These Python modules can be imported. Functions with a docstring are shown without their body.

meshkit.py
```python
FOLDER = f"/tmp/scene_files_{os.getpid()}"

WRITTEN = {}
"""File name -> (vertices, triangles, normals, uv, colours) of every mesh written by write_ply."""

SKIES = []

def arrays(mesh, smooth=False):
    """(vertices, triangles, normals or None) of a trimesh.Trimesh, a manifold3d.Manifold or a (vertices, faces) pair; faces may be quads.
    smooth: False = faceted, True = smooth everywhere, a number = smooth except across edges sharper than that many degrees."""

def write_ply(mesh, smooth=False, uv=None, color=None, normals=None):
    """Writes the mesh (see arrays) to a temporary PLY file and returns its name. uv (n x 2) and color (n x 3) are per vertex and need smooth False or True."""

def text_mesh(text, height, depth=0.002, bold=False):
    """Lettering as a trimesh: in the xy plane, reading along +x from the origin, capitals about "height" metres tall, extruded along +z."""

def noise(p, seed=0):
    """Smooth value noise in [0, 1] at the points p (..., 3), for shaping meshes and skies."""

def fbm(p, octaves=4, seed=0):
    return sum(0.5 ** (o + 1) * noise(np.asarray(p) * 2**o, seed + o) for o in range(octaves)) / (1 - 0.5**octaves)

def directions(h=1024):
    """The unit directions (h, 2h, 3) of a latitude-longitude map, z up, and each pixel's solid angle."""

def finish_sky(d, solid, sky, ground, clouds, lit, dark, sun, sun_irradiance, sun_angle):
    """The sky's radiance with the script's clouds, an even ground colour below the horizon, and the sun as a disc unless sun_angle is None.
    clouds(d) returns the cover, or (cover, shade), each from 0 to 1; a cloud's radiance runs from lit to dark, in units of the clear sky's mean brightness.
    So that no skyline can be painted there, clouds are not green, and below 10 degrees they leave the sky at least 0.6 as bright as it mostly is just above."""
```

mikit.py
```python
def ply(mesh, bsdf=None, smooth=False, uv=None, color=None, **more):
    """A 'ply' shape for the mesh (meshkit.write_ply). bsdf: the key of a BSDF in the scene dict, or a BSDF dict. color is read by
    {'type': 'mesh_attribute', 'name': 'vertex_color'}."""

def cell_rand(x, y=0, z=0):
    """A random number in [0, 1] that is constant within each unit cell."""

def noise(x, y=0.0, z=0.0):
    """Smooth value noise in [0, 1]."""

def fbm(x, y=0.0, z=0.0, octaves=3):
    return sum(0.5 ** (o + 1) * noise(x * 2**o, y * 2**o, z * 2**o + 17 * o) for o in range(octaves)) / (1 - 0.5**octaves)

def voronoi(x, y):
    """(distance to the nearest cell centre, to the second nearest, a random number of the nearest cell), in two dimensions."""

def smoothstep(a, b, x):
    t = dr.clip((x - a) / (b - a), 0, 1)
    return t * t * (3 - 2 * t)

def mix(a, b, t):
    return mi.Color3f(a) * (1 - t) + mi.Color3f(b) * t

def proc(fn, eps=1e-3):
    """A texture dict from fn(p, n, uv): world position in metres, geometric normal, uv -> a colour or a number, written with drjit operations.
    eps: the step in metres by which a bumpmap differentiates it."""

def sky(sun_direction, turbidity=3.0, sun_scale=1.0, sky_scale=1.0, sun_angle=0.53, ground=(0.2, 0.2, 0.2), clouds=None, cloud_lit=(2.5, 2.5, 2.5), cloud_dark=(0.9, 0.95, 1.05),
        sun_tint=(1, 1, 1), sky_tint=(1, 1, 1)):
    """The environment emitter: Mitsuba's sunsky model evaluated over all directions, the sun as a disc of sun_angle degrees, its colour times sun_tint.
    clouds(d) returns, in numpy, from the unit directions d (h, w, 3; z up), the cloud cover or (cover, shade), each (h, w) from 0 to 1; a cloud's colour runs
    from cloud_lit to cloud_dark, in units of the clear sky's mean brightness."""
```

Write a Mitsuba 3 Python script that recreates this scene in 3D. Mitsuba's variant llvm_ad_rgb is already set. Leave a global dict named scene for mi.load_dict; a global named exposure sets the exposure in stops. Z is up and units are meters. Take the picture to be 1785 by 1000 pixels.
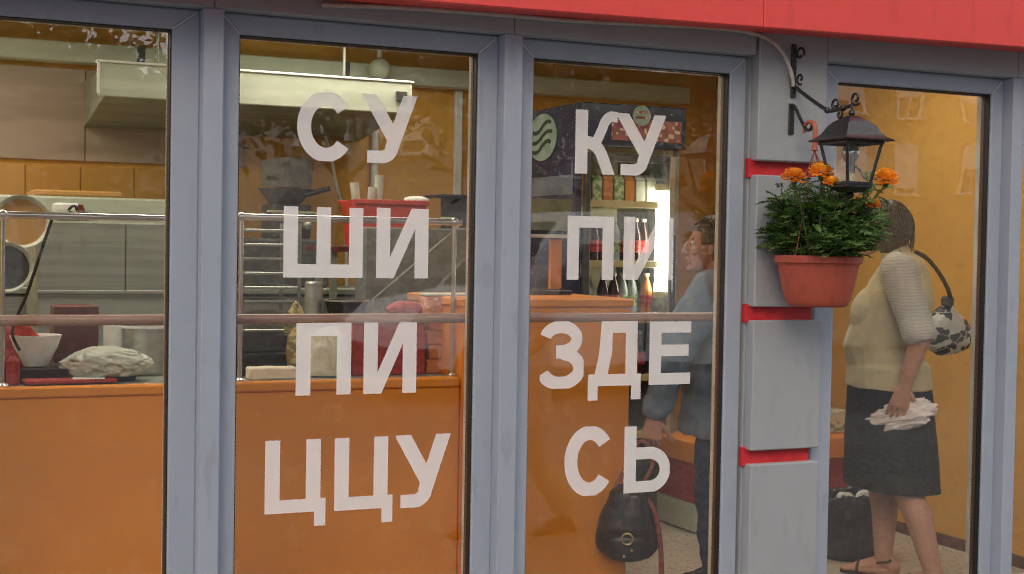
import math, numpy as np, trimesh, mitsuba as mi, drjit as dr, mikit, meshkit
import manifold3d as m3
from shapely import union_all, box as sbox, affinity
from shapely.geometry import Polygon, LineString, Point
from mikit import noise, fbm, voronoi, cell_rand, smoothstep, mix, proc

T = mi.ScalarTransform4f
scene, labels = {}, {}
rng = np.random.default_rng(7)

# ------------------------------------------------------------------ camera, light, exposure
CAM = np.array([-0.852, -4.22, 1.52])
FW = np.array([0.408714, 0.912227, -0.028189])
UP = np.array([-0.004133, 0.032736, 0.999455])
scene['camera'] = dict(type='perspective', fov=40.7978, fov_axis='x', near_clip=0.05, far_clip=400.0,
                       to_world=T().look_at(origin=CAM.tolist(), target=(CAM + FW).tolist(), up=UP.tolist()))
scene['sky_light'] = mikit.sky((-0.45, -0.75, 0.62), turbidity=3, sun_scale=0.2, sun_angle=30, sun_tint=(1.0, 0.98, 0.95),
                               clouds=lambda d: 1.0, cloud_lit=(2.5, 2.53, 2.62), cloud_dark=(0.9, 0.95, 1.05), ground=(0.16, 0.16, 0.16))
exposure = 2.2
CEIL_LAMP = 2.9     # radiance of the shop's ceiling lamps
TUBE_LAMP = 4.0    # radiance of the drinks cooler's tube

# ------------------------------------------------------------------ helpers
def key_of(name):
    if name not in used:
        used[name] = 0
        return name
    used[name] += 1
    return f'{name}_{used[name]:03d}'
used = {}

def thing(name, label=None, cat=None, group=None):
    k = key_of(name)
    if label:
        labels[k] = {'label': label, 'category': cat}
        if group: labels[k]['group'] = group
    return k

def put(parent, name, mesh, bsdf, smooth=False, label=None, kind=None, **more):
    k = key_of(f'{parent}__{name}')
    scene[k] = mikit.ply(mesh, bsdf, smooth, **more)
    if label or kind:
        labels[k] = {}
        if label: labels[k]['label'] = label
        if kind: labels[k]['kind'] = kind
    return k

def solo(name, label, cat, mesh, bsdf, smooth=False, group=None, **more):
    k = thing(name, label, cat, group)
    scene[k] = mikit.ply(mesh, bsdf, smooth, **more)
    return k

def struct(name, mesh, bsdf, smooth=False, parent=None):
    k = key_of(f'{parent}__{name}' if parent else name)
    scene[k] = mikit.ply(mesh, bsdf, smooth)
    if not parent: labels[k] = {'kind': 'structure'}
    return k

def cat(*ms):
    return trimesh.util.concatenate([m for m in ms if m is not None])

def hull(pts):
    return trimesh.Trimesh(np.asarray(pts, float), process=False).convex_hull

def box(x0, x1, y0, y1, z0, z1, b=0.0):
    """box between two corners with chamfered edges of width b"""
    if b <= 0:
        m = trimesh.creation.box((x1 - x0, y1 - y0, z1 - z0)); m.apply_translation(((x0 + x1) / 2, (y0 + y1) / 2, (z0 + z1) / 2)); return m
    p = []
    for sx, x in ((1, x0), (-1, x1)):
        for sy, y in ((1, y0), (-1, y1)):
            for sz, z in ((1, z0), (-1, z1)):
                p += [(x, y + sy * b, z + sz * b), (x + sx * b, y, z + sz * b), (x + sx * b, y + sy * b, z)]
    return hull(p)

def turn(m, deg, axis=(0, 0, 1), about=(0, 0, 0)):
    m = m.copy(); m.apply_transform(trimesh.transformations.rotation_matrix(math.radians(deg), axis, about)); return m

def shift(m, x, y, z):
    m = m.copy(); m.apply_translation((x, y, z)); return m

def spline(pts, n=8):
    p = np.asarray(pts, float); q = np.vstack([2 * p[0] - p[1], p, 2 * p[-1] - p[-2]]); out = []
    for i in range(1, len(q) - 2):
        for t in np.arange(n) / n:
            out.append(.5 * (2 * q[i] + (q[i + 1] - q[i - 1]) * t + (2 * q[i - 1] - 5 * q[i] + 4 * q[i + 1] - q[i + 2]) * t * t
                             + (3 * q[i] - q[i - 1] - 3 * q[i + 1] + q[i + 2]) * t ** 3))
    return np.array(out + [q[-2]])

def tube(pts, r, sides=10, caps=True):
    p = np.asarray(pts, float); r = np.broadcast_to(r, (len(p),))
    t = np.gradient(p, axis=0); t /= np.linalg.norm(t, axis=1, keepdims=True) + 1e-12
    a = np.cross(t[0], [0, 0, 1.0] if abs(t[0][2]) < .9 else [1.0, 0, 0]); rows = []
    for i in range(len(p)):
        a = a - t[i] * (a @ t[i]); a /= np.linalg.norm(a); b = np.cross(t[i], a)
        ang = np.arange(sides) * 2 * np.pi / sides
        rows.append(p[i] + r[i] * (np.cos(ang)[:, None] * a + np.sin(ang)[:, None] * b))
    v = np.vstack(rows); f = []
    for i in range(len(p) - 1):
        for j in range(sides):
            k = (j + 1) % sides
            f += [(i * sides + j, i * sides + k, (i + 1) * sides + k), (i * sides + j, (i + 1) * sides + k, (i + 1) * sides + j)]
    if caps:
        n = len(v); v = np.vstack([v, p[0], p[-1]]); e = (len(p) - 1) * sides
        for j in range(sides):
            k = (j + 1) % sides; f += [(n, k, j), (n + 1, e + j, e + k)]
    return trimesh.Trimesh(v, f, process=False)

def rod(p, q, r, sides=12):
    return tube([p, np.asarray(p) * .5 + np.asarray(q) * .5, q], r, sides)

def lathe(profile, n=40, at=(0, 0, 0)):
    """surface of revolution of (r, z) points about the z axis"""
    pr = np.asarray(profile, float); ang = np.arange(n) * 2 * np.pi / n
    v = np.stack([pr[:, None, 0] * np.cos(ang), pr[:, None, 0] * np.sin(ang), np.repeat(pr[:, 1:], n, 1)], -1).reshape(-1, 3)
    f = []
    for i in range(len(pr) - 1):
        for j in range(n):
            k = (j + 1) % n; f += [(i * n + j, i * n + k, (i + 1) * n + k), (i * n + j, (i + 1) * n + k, (i + 1) * n + j)]
    return shift(trimesh.Trimesh(v, f, process=False), *at)

def ball(r, at=(0, 0, 0), sc=(1, 1, 1), sub=3):
    m = trimesh.creation.icosphere(sub, r); m.apply_scale(sc); return shift(m, *at)

def prism(poly, depth):
    """shapely outline in x-z, from y = 0 to y = depth"""
    ms = [trimesh.creation.extrude_polygon(g, depth, engine='earcut') for g in getattr(poly, 'geoms', [poly])]
    m = cat(*ms); v = m.vertices.copy()
    return trimesh.Trimesh(np.stack([v[:, 0], depth - v[:, 2], v[:, 1]], 1), m.faces, process=False)

def sheet(poly, y):
    ms = []
    for g in getattr(poly, 'geoms', [poly]):
        v, f = trimesh.creation.triangulate_polygon(g, engine='earcut')
        ms.append(trimesh.Trimesh(np.stack([v[:, 0], v[:, 0] * 0 + y, v[:, 1]], 1), f, process=False))
    return cat(*ms)

def lumpy(m, amp, freq, seed=0, octaves=3):
    m = m.copy(); v = m.vertices; n = m.vertex_normals
    d = meshkit.fbm(v * freq + seed * 7.3, octaves, seed) - .5
    m.vertices = v + n * (d * 2 * amp)[:, None]; return m

# ------------------------------------------------------------------ materials
def mat(name, d): scene[name] = d; return name
def rgb(c): return {'type': 'rgb', 'value': list(c)}
def tex(c): return c if isinstance(c, dict) else rgb(c)
def plain(name, c, rough=.5, spec=.5, metal=0.0, **k):
    return mat(name, {'type': 'twosided', 'b': {'type': 'principled', 'base_color': tex(c), 'roughness': rough if isinstance(rough, dict) else float(rough), 'specular': float(spec), 'metallic': float(metal), **k}})
def bumpy(name, c, fn, scale, rough=.5, spec=.5, metal=0.0, eps=1e-3, **k):
    return mat(name, {'type': 'twosided', 'b': {'type': 'bumpmap', 'arbitrary': proc(fn, eps), 'scale': float(scale),
               'nested': {'type': 'principled', 'base_color': tex(c), 'roughness': float(rough), 'specular': float(spec), 'metallic': float(metal), **k}}})
def grainy(a, b, f=30.0, stretch=(1, 1, 1), lo=.35, hi=.65, octaves=4):
    return proc(lambda p, n, uv: mix(a, b, smoothstep(lo, hi, fbm(p.x * f * stretch[0], p.y * f * stretch[1], p.z * f * stretch[2], octaves))))

# painted aluminium: fine orange-peel, thin dirt streaks with an outline
def frame_col(p, n, uv):
    c = mix((.315, .36, .455), (.345, .39, .485), fbm(p.x * 9, p.y * 9, p.z * 2.2, 4))
    d = smoothstep(.60, .75, fbm(p.x * 34, p.y * 34, p.z * 7, 4)) * smoothstep(.45, .6, fbm(p.x * 3, p.y * 3, p.z * 1.5 + 9, 3))
    return mix(c, (.25, .26, .31), d * .35)
plain('m_frame', proc(frame_col), .42, .45)
plain('m_panel', proc(lambda p, n, uv: mix(mix((.31, .335, .375), (.35, .375, .415), fbm(p.x * 7, p.y * 7, p.z * 3, 4)), (.27, .285, .32), smoothstep(.60, .74, fbm(p.x * 30, p.y * 30, p.z * 8, 4)) * .3)), .38, .5)
plain('m_red', proc(lambda p, n, uv: mix(mix((.68, .066, .064), (.74, .080, .074), fbm(p.x * 4, p.y * 4, p.z * 4, 4)), (.55, .058, .06), smoothstep(.60, .74, fbm(p.x * 22, p.y * 22, p.z * 5, 4)) * .4)), .36, .5)
plain('m_redbar', grainy((.50, .02, .03), (.58, .03, .04), 20), .4)
plain('m_gasket', (.012, .012, .013), .6)
plain('m_spacer', grainy((.42, .40, .34), (.52, .50, .44), 40, (1, 1, .2)), .45, .5)
plain('m_innerframe', grainy((.10, .06, .045), (.14, .09, .065), 30, (1, 1, .1)), .5)
plain('m_seam', (.62, .62, .64), .5)
mat('m_glass', {'type': 'thindielectric', 'int_ior': 1.88})
mat('m_vinyl', {'type': 'mask', 'opacity': .74, 'nested': {'type': 'twosided', 'b': {'type': 'principled', 'base_color': rgb((.87, .865, .90)), 'roughness': .5, 'specular': .4}}})
plain('m_orange', proc(lambda p, n, uv: mix(mix((.63, .205, .016), (.71, .265, .026), fbm(p.x * 3.5, p.y * 3.5, p.z * 3.5, 5)), (.72, .31, .08), smoothstep(.6, .72, fbm(p.x * 14, p.y * 5, p.z * 9, 4)) * .45)), .42, .45)
plain('m_wall', proc(lambda p, n, uv: mix(mix((.60, .31, .055), (.66, .37, .07), fbm(p.x * 2.5, p.y * 2.5, p.z * 2.5, 5)), (.55, .27, .05), smoothstep(.55, .7, fbm(p.x * 25, p.y * 25, p.z * 25, 4)) * .4)), .6, .35)
plain('m_white', grainy((.66, .68, .64), (.74, .75, .71), 12), .5)
plain('m_palegreen', grainy((.45, .50, .40), (.54, .58, .48), 8, (.3, 1, 2)), .45)
plain('m_mauve', grainy((.33, .255, .19), (.40, .31, .24), 6, (.4, 1, 2)), .45)
plain('m_steel', grainy((.42, .44, .40), (.50, .52, .47), 50, (.04, 1, 1)), .34, .5, .75)
plain('m_dullsteel', grainy((.26, .28, .24), (.32, .34, .29), 40, (.05, 1, 1)), .42, .5, .35)
plain('m_chrome', (.72, .72, .70), .16, .5, 1.0)
plain('m_railbrown', grainy((.23, .13, .10), (.31, .19, .14), 60, (.05, 1, 1)), .30, .6)
plain('m_black', grainy((.012, .012, .013), (.022, .021, .022), 60), .42)
plain('m_blackiron', grainy((.010, .010, .012), (.022, .021, .023), 140), .38, .6)
plain('m_darkgrey', grainy((.05, .05, .05), (.08, .08, .075), 30), .45)
plain('m_midgrey', grainy((.16, .17, .15), (.22, .23, .2), 30), .4)
plain('m_terracotta', proc(lambda p, n, uv: mix(mix((.33, .066, .042), (.40, .085, .055), fbm(p.x * 12, p.y * 12, p.z * 12, 4)), (.28, .065, .05), smoothstep(.6, .72, fbm(p.x * 60, p.y * 60, p.z * 20, 4)) * .6)), .48, .4)
plain('m_soil', grainy((.02, .014, .01), (.05, .035, .025), 120), .9, .2)
plain('m_hook', (.42, .10, .07), .4)
plain('m_floor', proc(lambda p, n, uv: mix(mix((.36, .31, .25), (.44, .39, .32), fbm(p.x * 6, p.y * 6, 0, 5)), (.2, .17, .14), smoothstep(.66, .7, noise(p.x * 90, p.y * 90, 1)) * .5)), .4)
plain('m_brownskirt', grainy((.09, .035, .02), (.14, .06, .03), 20), .4)
plain('m_ceiling', grainy((.62, .63, .60), (.68, .69, .66), 5), .7)
plain('m_cable', grainy((.46, .42, .38), (.54, .50, .46), 60), .5)
# ------------------------------------------------------------------ ground and street (mirrored in the glass)
def asphalt(p, n, uv): return mix((.075, .075, .077), (.115, .113, .11), fbm(p.x * 6, p.y * 6, 0, 5) * .6 + noise(p.x * 120, p.y * 120) * .4)
plain('m_asphalt', proc(asphalt), .8, .3)
plain('m_paving', proc(lambda p, n, uv: mix(mix((.105, .102, .098), (.135, .132, .125), cell_rand(p.x * 2.5, p.y * 2.5)), (.08, .078, .076), smoothstep(.5, .75, fbm(p.x * 9, p.y * 9, 0, 4)) * .5)), .75, .3)
struct('ground', box(-150, 150, -150, 60, -.6, -.16), 'm_asphalt')
struct('road', box(-60, 60, -14.0, -6.2, -.155, -.12), 'm_asphalt')
struct('pavement', box(-60, 60, -6.2, 0.30, -.155, 0.0, .01), 'm_paving')
struct('far_pavement', box(-60, 60, -20.5, -14.0, -.155, 0.0, .01), 'm_paving')

# ------------------------------------------------------------------ the shop: shell
PX = [-2.0, -1.0, 0.0, 1.0]                     # left edges of the posts' faces
shell = 'shop'
labels[shell] = {'label': 'small takeaway shop with grey blue framed windows under a red sign board', 'category': 'shop'}
used[shell] = 0
struct('shop_floor', box(-2.3, 4.0, .02, 3.3, -.02, .10), 'm_floor')
struct('back_wall', box(-2.3, 4.0, 3.2, 3.4, .10, 2.66), 'm_wall')
struct('side_wall', box(3.85, 4.0, .13, 3.2, .10, 2.66), 'm_wall')
struct('left_wall', box(-2.3, -2.15, .13, 3.2, .10, 2.66), 'm_wall')
struct('ceiling', box(-2.3, 4.0, -.02, 3.4, 2.62, 2.80), 'm_ceiling')
sk = struct('skirting', box(3.835, 3.85, .13, 3.2, .10, .155, .003), 'm_brownskirt', parent='side_wall')

# frame of the facade: posts, head strip, windows with sashes
ZT, ZG = 2.236, 2.17                             # underside of the head strip, top of the visible glass
ZB = 0.10
def post(x0, x1, label):
    put(shell, 'post', box(x0, x1, 0, .16, ZB, ZT, .004), 'm_frame', label=label)
post(-2.0, -1.938, None); post(-1.0, -.938, None)
post(0.0, .062, 'narrow grey blue post between the left and the second window')
post(1.0, 1.066, 'narrow grey blue post between the two lettered windows')
post(3.219, 3.272, 'grey blue post at the right end of the glazing')
for a, b in ((-2.15, -.97), (-.968, .031), (.033, 1.032), (1.034, 1.995), (2.312, 3.24), (3.242, 3.85)):
    put(shell, 'head_strip', box(a, b, 0, .16, ZT, 2.52, .003), 'm_panel')
put(shell, 'base_strip', box(-2.15, 3.85, .004, .16, 0.0, ZB - .002, .004), 'm_panel')

def scene_label(k, label): labels[k] = {'label': label}
def shop_window(xa, xb, lw, rw, label):
    """sash frame between two posts: stiles and rails with mitre seams, black gasket, inner frame, pane"""
    k = key_of(shell + '__window'); scene_label(k, label)
    y0, y1, zt, zb = .055, .088, ZT - .002, ZB + .004
    hw, bw = .066, .09
    gx0, gx1, gz0, gz1 = xa + lw, xb - rw, zb + bw, ZG
    def piece(name, pts):                         # mitred frame member, bevelled toward the glass
        poly = np.array(pts, float); inner = poly.copy()
        put(k, name, hull([(x, y, z) for x, z in pts for y in (y0 + .004, y1)] + [(x, y0, z) for x, z in shrink(pts, .005)]), 'm_frame')
    def shrink(pts, d):
        g = Polygon(pts).buffer(-d, join_style='mitre'); return list(g.exterior.coords)[:-1]
    e = .0012
    A, B, C, D = (xa, zt), (xb, zt), (xb, zb), (xa, zb)
    a, b, c, d = (gx0, gz1), (gx1, gz1), (gx1, gz0), (gx0, gz0)
    piece('top_rail', [(A[0] + e, A[1]), (B[0] - e, B[1]), (b[0] - e, b[1]), (a[0] + e, a[1])])
    piece('bottom_rail', [(D[0] + e, D[1]), (C[0] - e, C[1]), (c[0] - e, c[1]), (d[0] + e, d[1])])
    piece('left_stile', [(A[0], A[1] - e), (a[0], a[1] - e), (d[0], d[1] + e), (D[0], D[1] + e)])
    piece('right_stile', [(B[0], B[1] - e), (b[0], b[1] - e), (c[0], c[1] + e), (C[0], C[1] + e)])
    for p, q in ((A, a), (B, b)):                 # white weld line of the mitred corner
        p, q = np.array(p), np.array(q); t = (q - p) / np.linalg.norm(q - p); nrm = np.array([-t[1], t[0]]) * .0021
        p = p + t * .012
        put(k, 'corner_seam', hull([(x, y, z) for x, z in (p + nrm, p - nrm, q + nrm, q - nrm) for y in (y0 - .0008, y0 + .003)]), 'm_seam')
    def ring(name, o, i, ya, yb, m):
        put(k, name, cat(box(gx0 - o, gx0 + i, ya, yb, gz0 - o, gz1 + o), box(gx1 - i, gx1 + o, ya, yb, gz0 - o, gz1 + o),
                         box(gx0 + i, gx1 - i, ya, yb, gz1 - i, gz1 + o), box(gx0 + i, gx1 - i, ya, yb, gz0 - o, gz0 + i)), m)
    ring('gasket', .002, .004, .066, .0885, 'm_gasket')
    ring('spacer', .004, .006, .093, .108, 'm_innerframe')
    ring('inner_frame', .004, .003, .109, .135, 'm_spacer')
    gx, gz = np.meshgrid(np.linspace(gx0, gx1, 19), np.linspace(gz0, gz1, 39)); pv = np.stack([gx.ravel(), np.full(gx.size, .09), gz.ravel()], 1)
    pv[:, 1] += .0009 * (meshkit.noise(pv * [4.5, 0, 2.6] + xa * 9, 4) - .5)          # the slight waviness of sealed glazing
    q = (np.arange(38)[:, None] * 19 + np.arange(18)).reshape(-1, 1)
    pn = put(k, 'pane', trimesh.Trimesh(pv, np.vstack([q + [0, 1, 20], q + [0, 20, 19]]), process=False), 'm_glass', True)
    return k, k
shop_window(-1.938, -1.0, .06, .085, 'unlettered shop window beyond the left edge of the picture')
w1 = shop_window(-.938, 0.0, .06, .085, 'leftmost shop window, without lettering, white bag on the counter behind it')
w2 = shop_window(.062, 1.0, .06, .072, 'shop window with four lines of large white letters, the longest of them at the bottom')
w3 = shop_window(1.066, 1.99, .066, .068, 'shop window with white letters, the drinks cooler and the denim jacket behind it')
w4 = shop_window(2.315, 3.219, .09, .06, 'unlettered shop window to the right of the hanging flower pot')
shop_window(3.272, 3.85, .06, .06, 'narrow last window cut off by the right edge')

# column between the windows: red backing, four grey cassettes in front
C0, C1 = 1.995, 2.305
put(shell, 'column_core', box(C0 + .006, C1 - .006, .05, .16, 0.0, 2.52), 'm_panel')
for za, zb in ((1.804, 1.854), (1.272, 1.320), (.742, .792), (.21, .26)):
    put(shell, 'red_bar', box(C0 + .0005, C1 - .016, .034, .06, za - .01, zb + .01, .001), 'm_redbar', label='red strip recessed between two grey column panels')
for za, zb in ((0.0, .21), (.26, .742), (.792, 1.272), (1.320, 1.804), (1.854, 2.52)):
    put(shell, 'column_panel', box(C0 + .012, C1 + .004, -.003, .048, za + .001, zb - .001, .004), 'm_panel')

# red sign board: cassettes over the whole front
sb = thing('sign_board', 'long red sign board over the windows, its lower edge along the top of the picture', 'sign')
tilt = lambda m: turn(m, -.97, (0, 1, 0), (.54, 0, 2.275))
for a, b in ((-3.2, -1.19), (-1.187, .36), (.363, 1.888), (1.891, 3.42), (3.423, 4.4)):
    put(sb, 'panel', tilt(box(a, b, -.20, -.17, 2.275, 3.10, .004)), 'm_red')
put(sb, 'underside', tilt(box(-3.2, 4.4, -.168, -.006, 2.291, 2.311)), 'm_red')
put(sb, 'box', tilt(box(-3.2, 4.4, -.166, -.006, 2.313, 3.08)), 'm_darkgrey')
put(shell, 'parapet', box(-2.5, 4.2, .0, .3, 2.81, 3.1), 'm_panel')

# ------------------------------------------------------------------ lettering on the panes
def arc(cx, cy, rx, ry, a0, a1, n=48):
    t = np.radians(np.linspace(a0, a1, n)); return np.stack([cx + rx * np.cos(t), cy + ry * np.sin(t)], 1)
def stroke(pts, t, cap='flat'): return LineString(pts).buffer(t / 2, cap_style=cap, join_style='round')
def glyph(ch, w):
    """outline of a bold sans letter, cap height 1, width w"""
    t, h = .206, .182
    if ch == 'П': g = [sbox(0, 0, t, 1), sbox(w - t, 0, w, 1), sbox(0, 1 - h, w, 1)]
    elif ch == 'Ш': g = [sbox(0, 0, t, 1), sbox(w / 2 - t / 2, 0, w / 2 + t / 2, 1), sbox(w - t, 0, w, 1), sbox(0, 0, w, h + .01)]
    elif ch == 'И': g = [sbox(0, 0, t, 1), sbox(w - t, 0, w, 1), Polygon([(t * .35, 0), (t * 1.28, 0), (w - t * .35, 1), (w - t * 1.28, 1)])]
    elif ch == 'Ц': g = [sbox(0, 0, t, 1), sbox(w - t - .075, 0, w - .075, 1), sbox(0, 0, w - .02, h), sbox(w - .16, -.20, w, h)]
    elif ch == 'У':
        g = [stroke([(w - t * .52, 1.1), (w - t * .52, 1.0), (w * .53, .20)], t), stroke(np.vstack([[(w * .60, .36)], arc(w * .32, .235, w * .23, .148, -5, -92, 20), [(.10 * w, .086)]]), t * .92),
             stroke([(t * .50, 1.1), (t * .50, 1.0), (w * .58, .36)], t)]
        g = [union_all(g).intersection(sbox(0, 0, w, 1))]
    elif ch == 'С':
        g = [union_all([stroke(arc(w / 2, .5, w / 2 - t / 2, .5 - h / 2, 38, 322, 80), t)]).intersection(sbox(0, 0, w, 1))]
    elif ch == 'К':
        g = [sbox(0, 0, t * 1.05, 1), stroke(spline([(t * .7, .475), (w * .46, .50), (w * .60, .66), (w * .70, .83), (w * .83, .915), (w, .915)]), .165).intersection(sbox(0, 0, w, 1)),
             stroke(spline([(t * .7, .51), (w * .45, .46), (w * .62, .32), (w * .86, -.1)]), .20).intersection(sbox(0, 0, w, 1))]
    elif ch == 'З':
        g = [stroke(np.vstack([arc(w * .47, .735, w * .36, .182, 168, -78, 40), [(w * .36, .545)]]), h * 1.02), stroke(np.vstack([[(w * .36, .545)], [(w * .50, .545)], arc(w * .47, .30, w * .43, .222, 78, -162, 50)]), h * 1.08)]
        g = [union_all(g).intersection(sbox(0, 0, w, 1))]
    elif ch == 'Д':
        g = [sbox(0, 0, w, h), sbox(0, -.22, .17, h), sbox(w - .17, -.22, w, h), sbox(w * .70, 0, w * .70 + t, 1), sbox(w * .24, 1 - h, w * .70 + t, 1),
             Polygon([(w * .24, 1), (w * .24 + t * .98, 1), (w * .22 + t, .5), (w * .12 + t, h * .5), (w * .10, h * .5), (w * .20, .5)])]
    elif ch == 'Е': g = [sbox(0, 0, t * 1.05, 1), sbox(0, 0, w, h), sbox(0, 1 - h, w, 1), sbox(0, .45, w * .95, .45 + h)]
    elif ch == 'Ь':
        g = [sbox(0, 0, t, 1), stroke(np.vstack([[(t * .5, .59)], [(w * .55, .59)], arc(w - .36, .335, .275, .255, 90, -90, 30), [(t * .5, .08)]]), h)]
        g = [union_all(g).intersection(sbox(0, 0, w, 1))]
    return union_all(g)
PLACES = ['topmost line', 'second line', 'third line', 'bottom line']
def letter(pane, ch, tl, br, label):
    """tl, br: corners of the capital's box on the pane, in metres"""
    H = tl[2] - br[2]; w = (br[0] - tl[0]) / H
    g = affinity.affine_transform(glyph(ch, w), [H, 0, 0, H, tl[0], br[2]])
    put(pane, 'letter', sheet(g, .0885), 'm_vinyl', label=label)
"""letters: character, top left and bottom right corner"""
L2 = [[('С', (0.317, 0.088, 2.012), (0.507, 0.088, 1.790)), ('У', (0.533, 0.088, 2.016), (0.723, 0.088, 1.791))],
      [('Ш', (0.277, 0.088, 1.642), (0.542, 0.088, 1.414)), ('И', (0.588, 0.088, 1.645), (0.770, 0.088, 1.414))],
      [('П', (0.323, 0.088, 1.268), (0.507, 0.088, 1.034)), ('И', (0.550, 0.088, 1.268), (0.734, 0.088, 1.033))],
      [('Ц', (0.226, 0.088, 0.892), (0.427, 0.088, 0.656)), ('Ц', (0.456, 0.088, 0.891), (0.657, 0.088, 0.653)), ('У', (0.665, 0.088, 0.892), (0.861, 0.088, 0.648))]]
L3 = [[('К', (1.311, 0.088, 2.008), (1.477, 0.088, 1.785)), ('У', (1.472, 0.088, 2.005), (1.674, 0.088, 1.786))],
      [('П', (1.287, 0.088, 1.637), (1.471, 0.088, 1.413)), ('И', (1.510, 0.088, 1.639), (1.713, 0.088, 1.414))],
      [('З', (1.190, 0.088, 1.268), (1.360, 0.088, 1.032)), ('Д', (1.378, 0.088, 1.267), (1.591, 0.088, 1.037)), ('Е', (1.624, 0.088, 1.265), (1.797, 0.088, 1.036))],
      [('С', (1.291, 0.088, 0.895), (1.490, 0.088, 0.649)), ('Ь', (1.529, 0.088, 0.889), (1.719, 0.088, 0.649))]]
ORD = ['first', 'second', 'third']
for pane, rows, side in ((w2[1], L2, 'left'), (w3[1], L3, 'right')):
    for i, row in enumerate(rows):
        for j, (ch, a, b) in enumerate(row):
            letter(pane, ch, a, b, f'white letter {ch}, {ORD[j]} in the {PLACES[i]} on the {side} lettered pane')

# ------------------------------------------------------------------ cable under the sign
cb = solo('cable', 'grey cable sagging along the strip under the red sign and down to the lantern bracket', 'cable',
     tube(spline([(0.362, -0.010, 2.272), (0.609, -0.011, 2.285), (0.826, -0.012, 2.290), (1.032, -0.012, 2.293), (1.246, -0.012, 2.295), (1.513, -0.012, 2.305), (1.744, -0.014, 2.314), (1.934, -0.018, 2.312), (2.041, -0.025, 2.285), (2.096, -0.030, 2.234), (2.128, -0.030, 2.170), (2.144, -0.020, 2.130)], 10), .0075, 8), 'm_cable', True)
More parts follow.
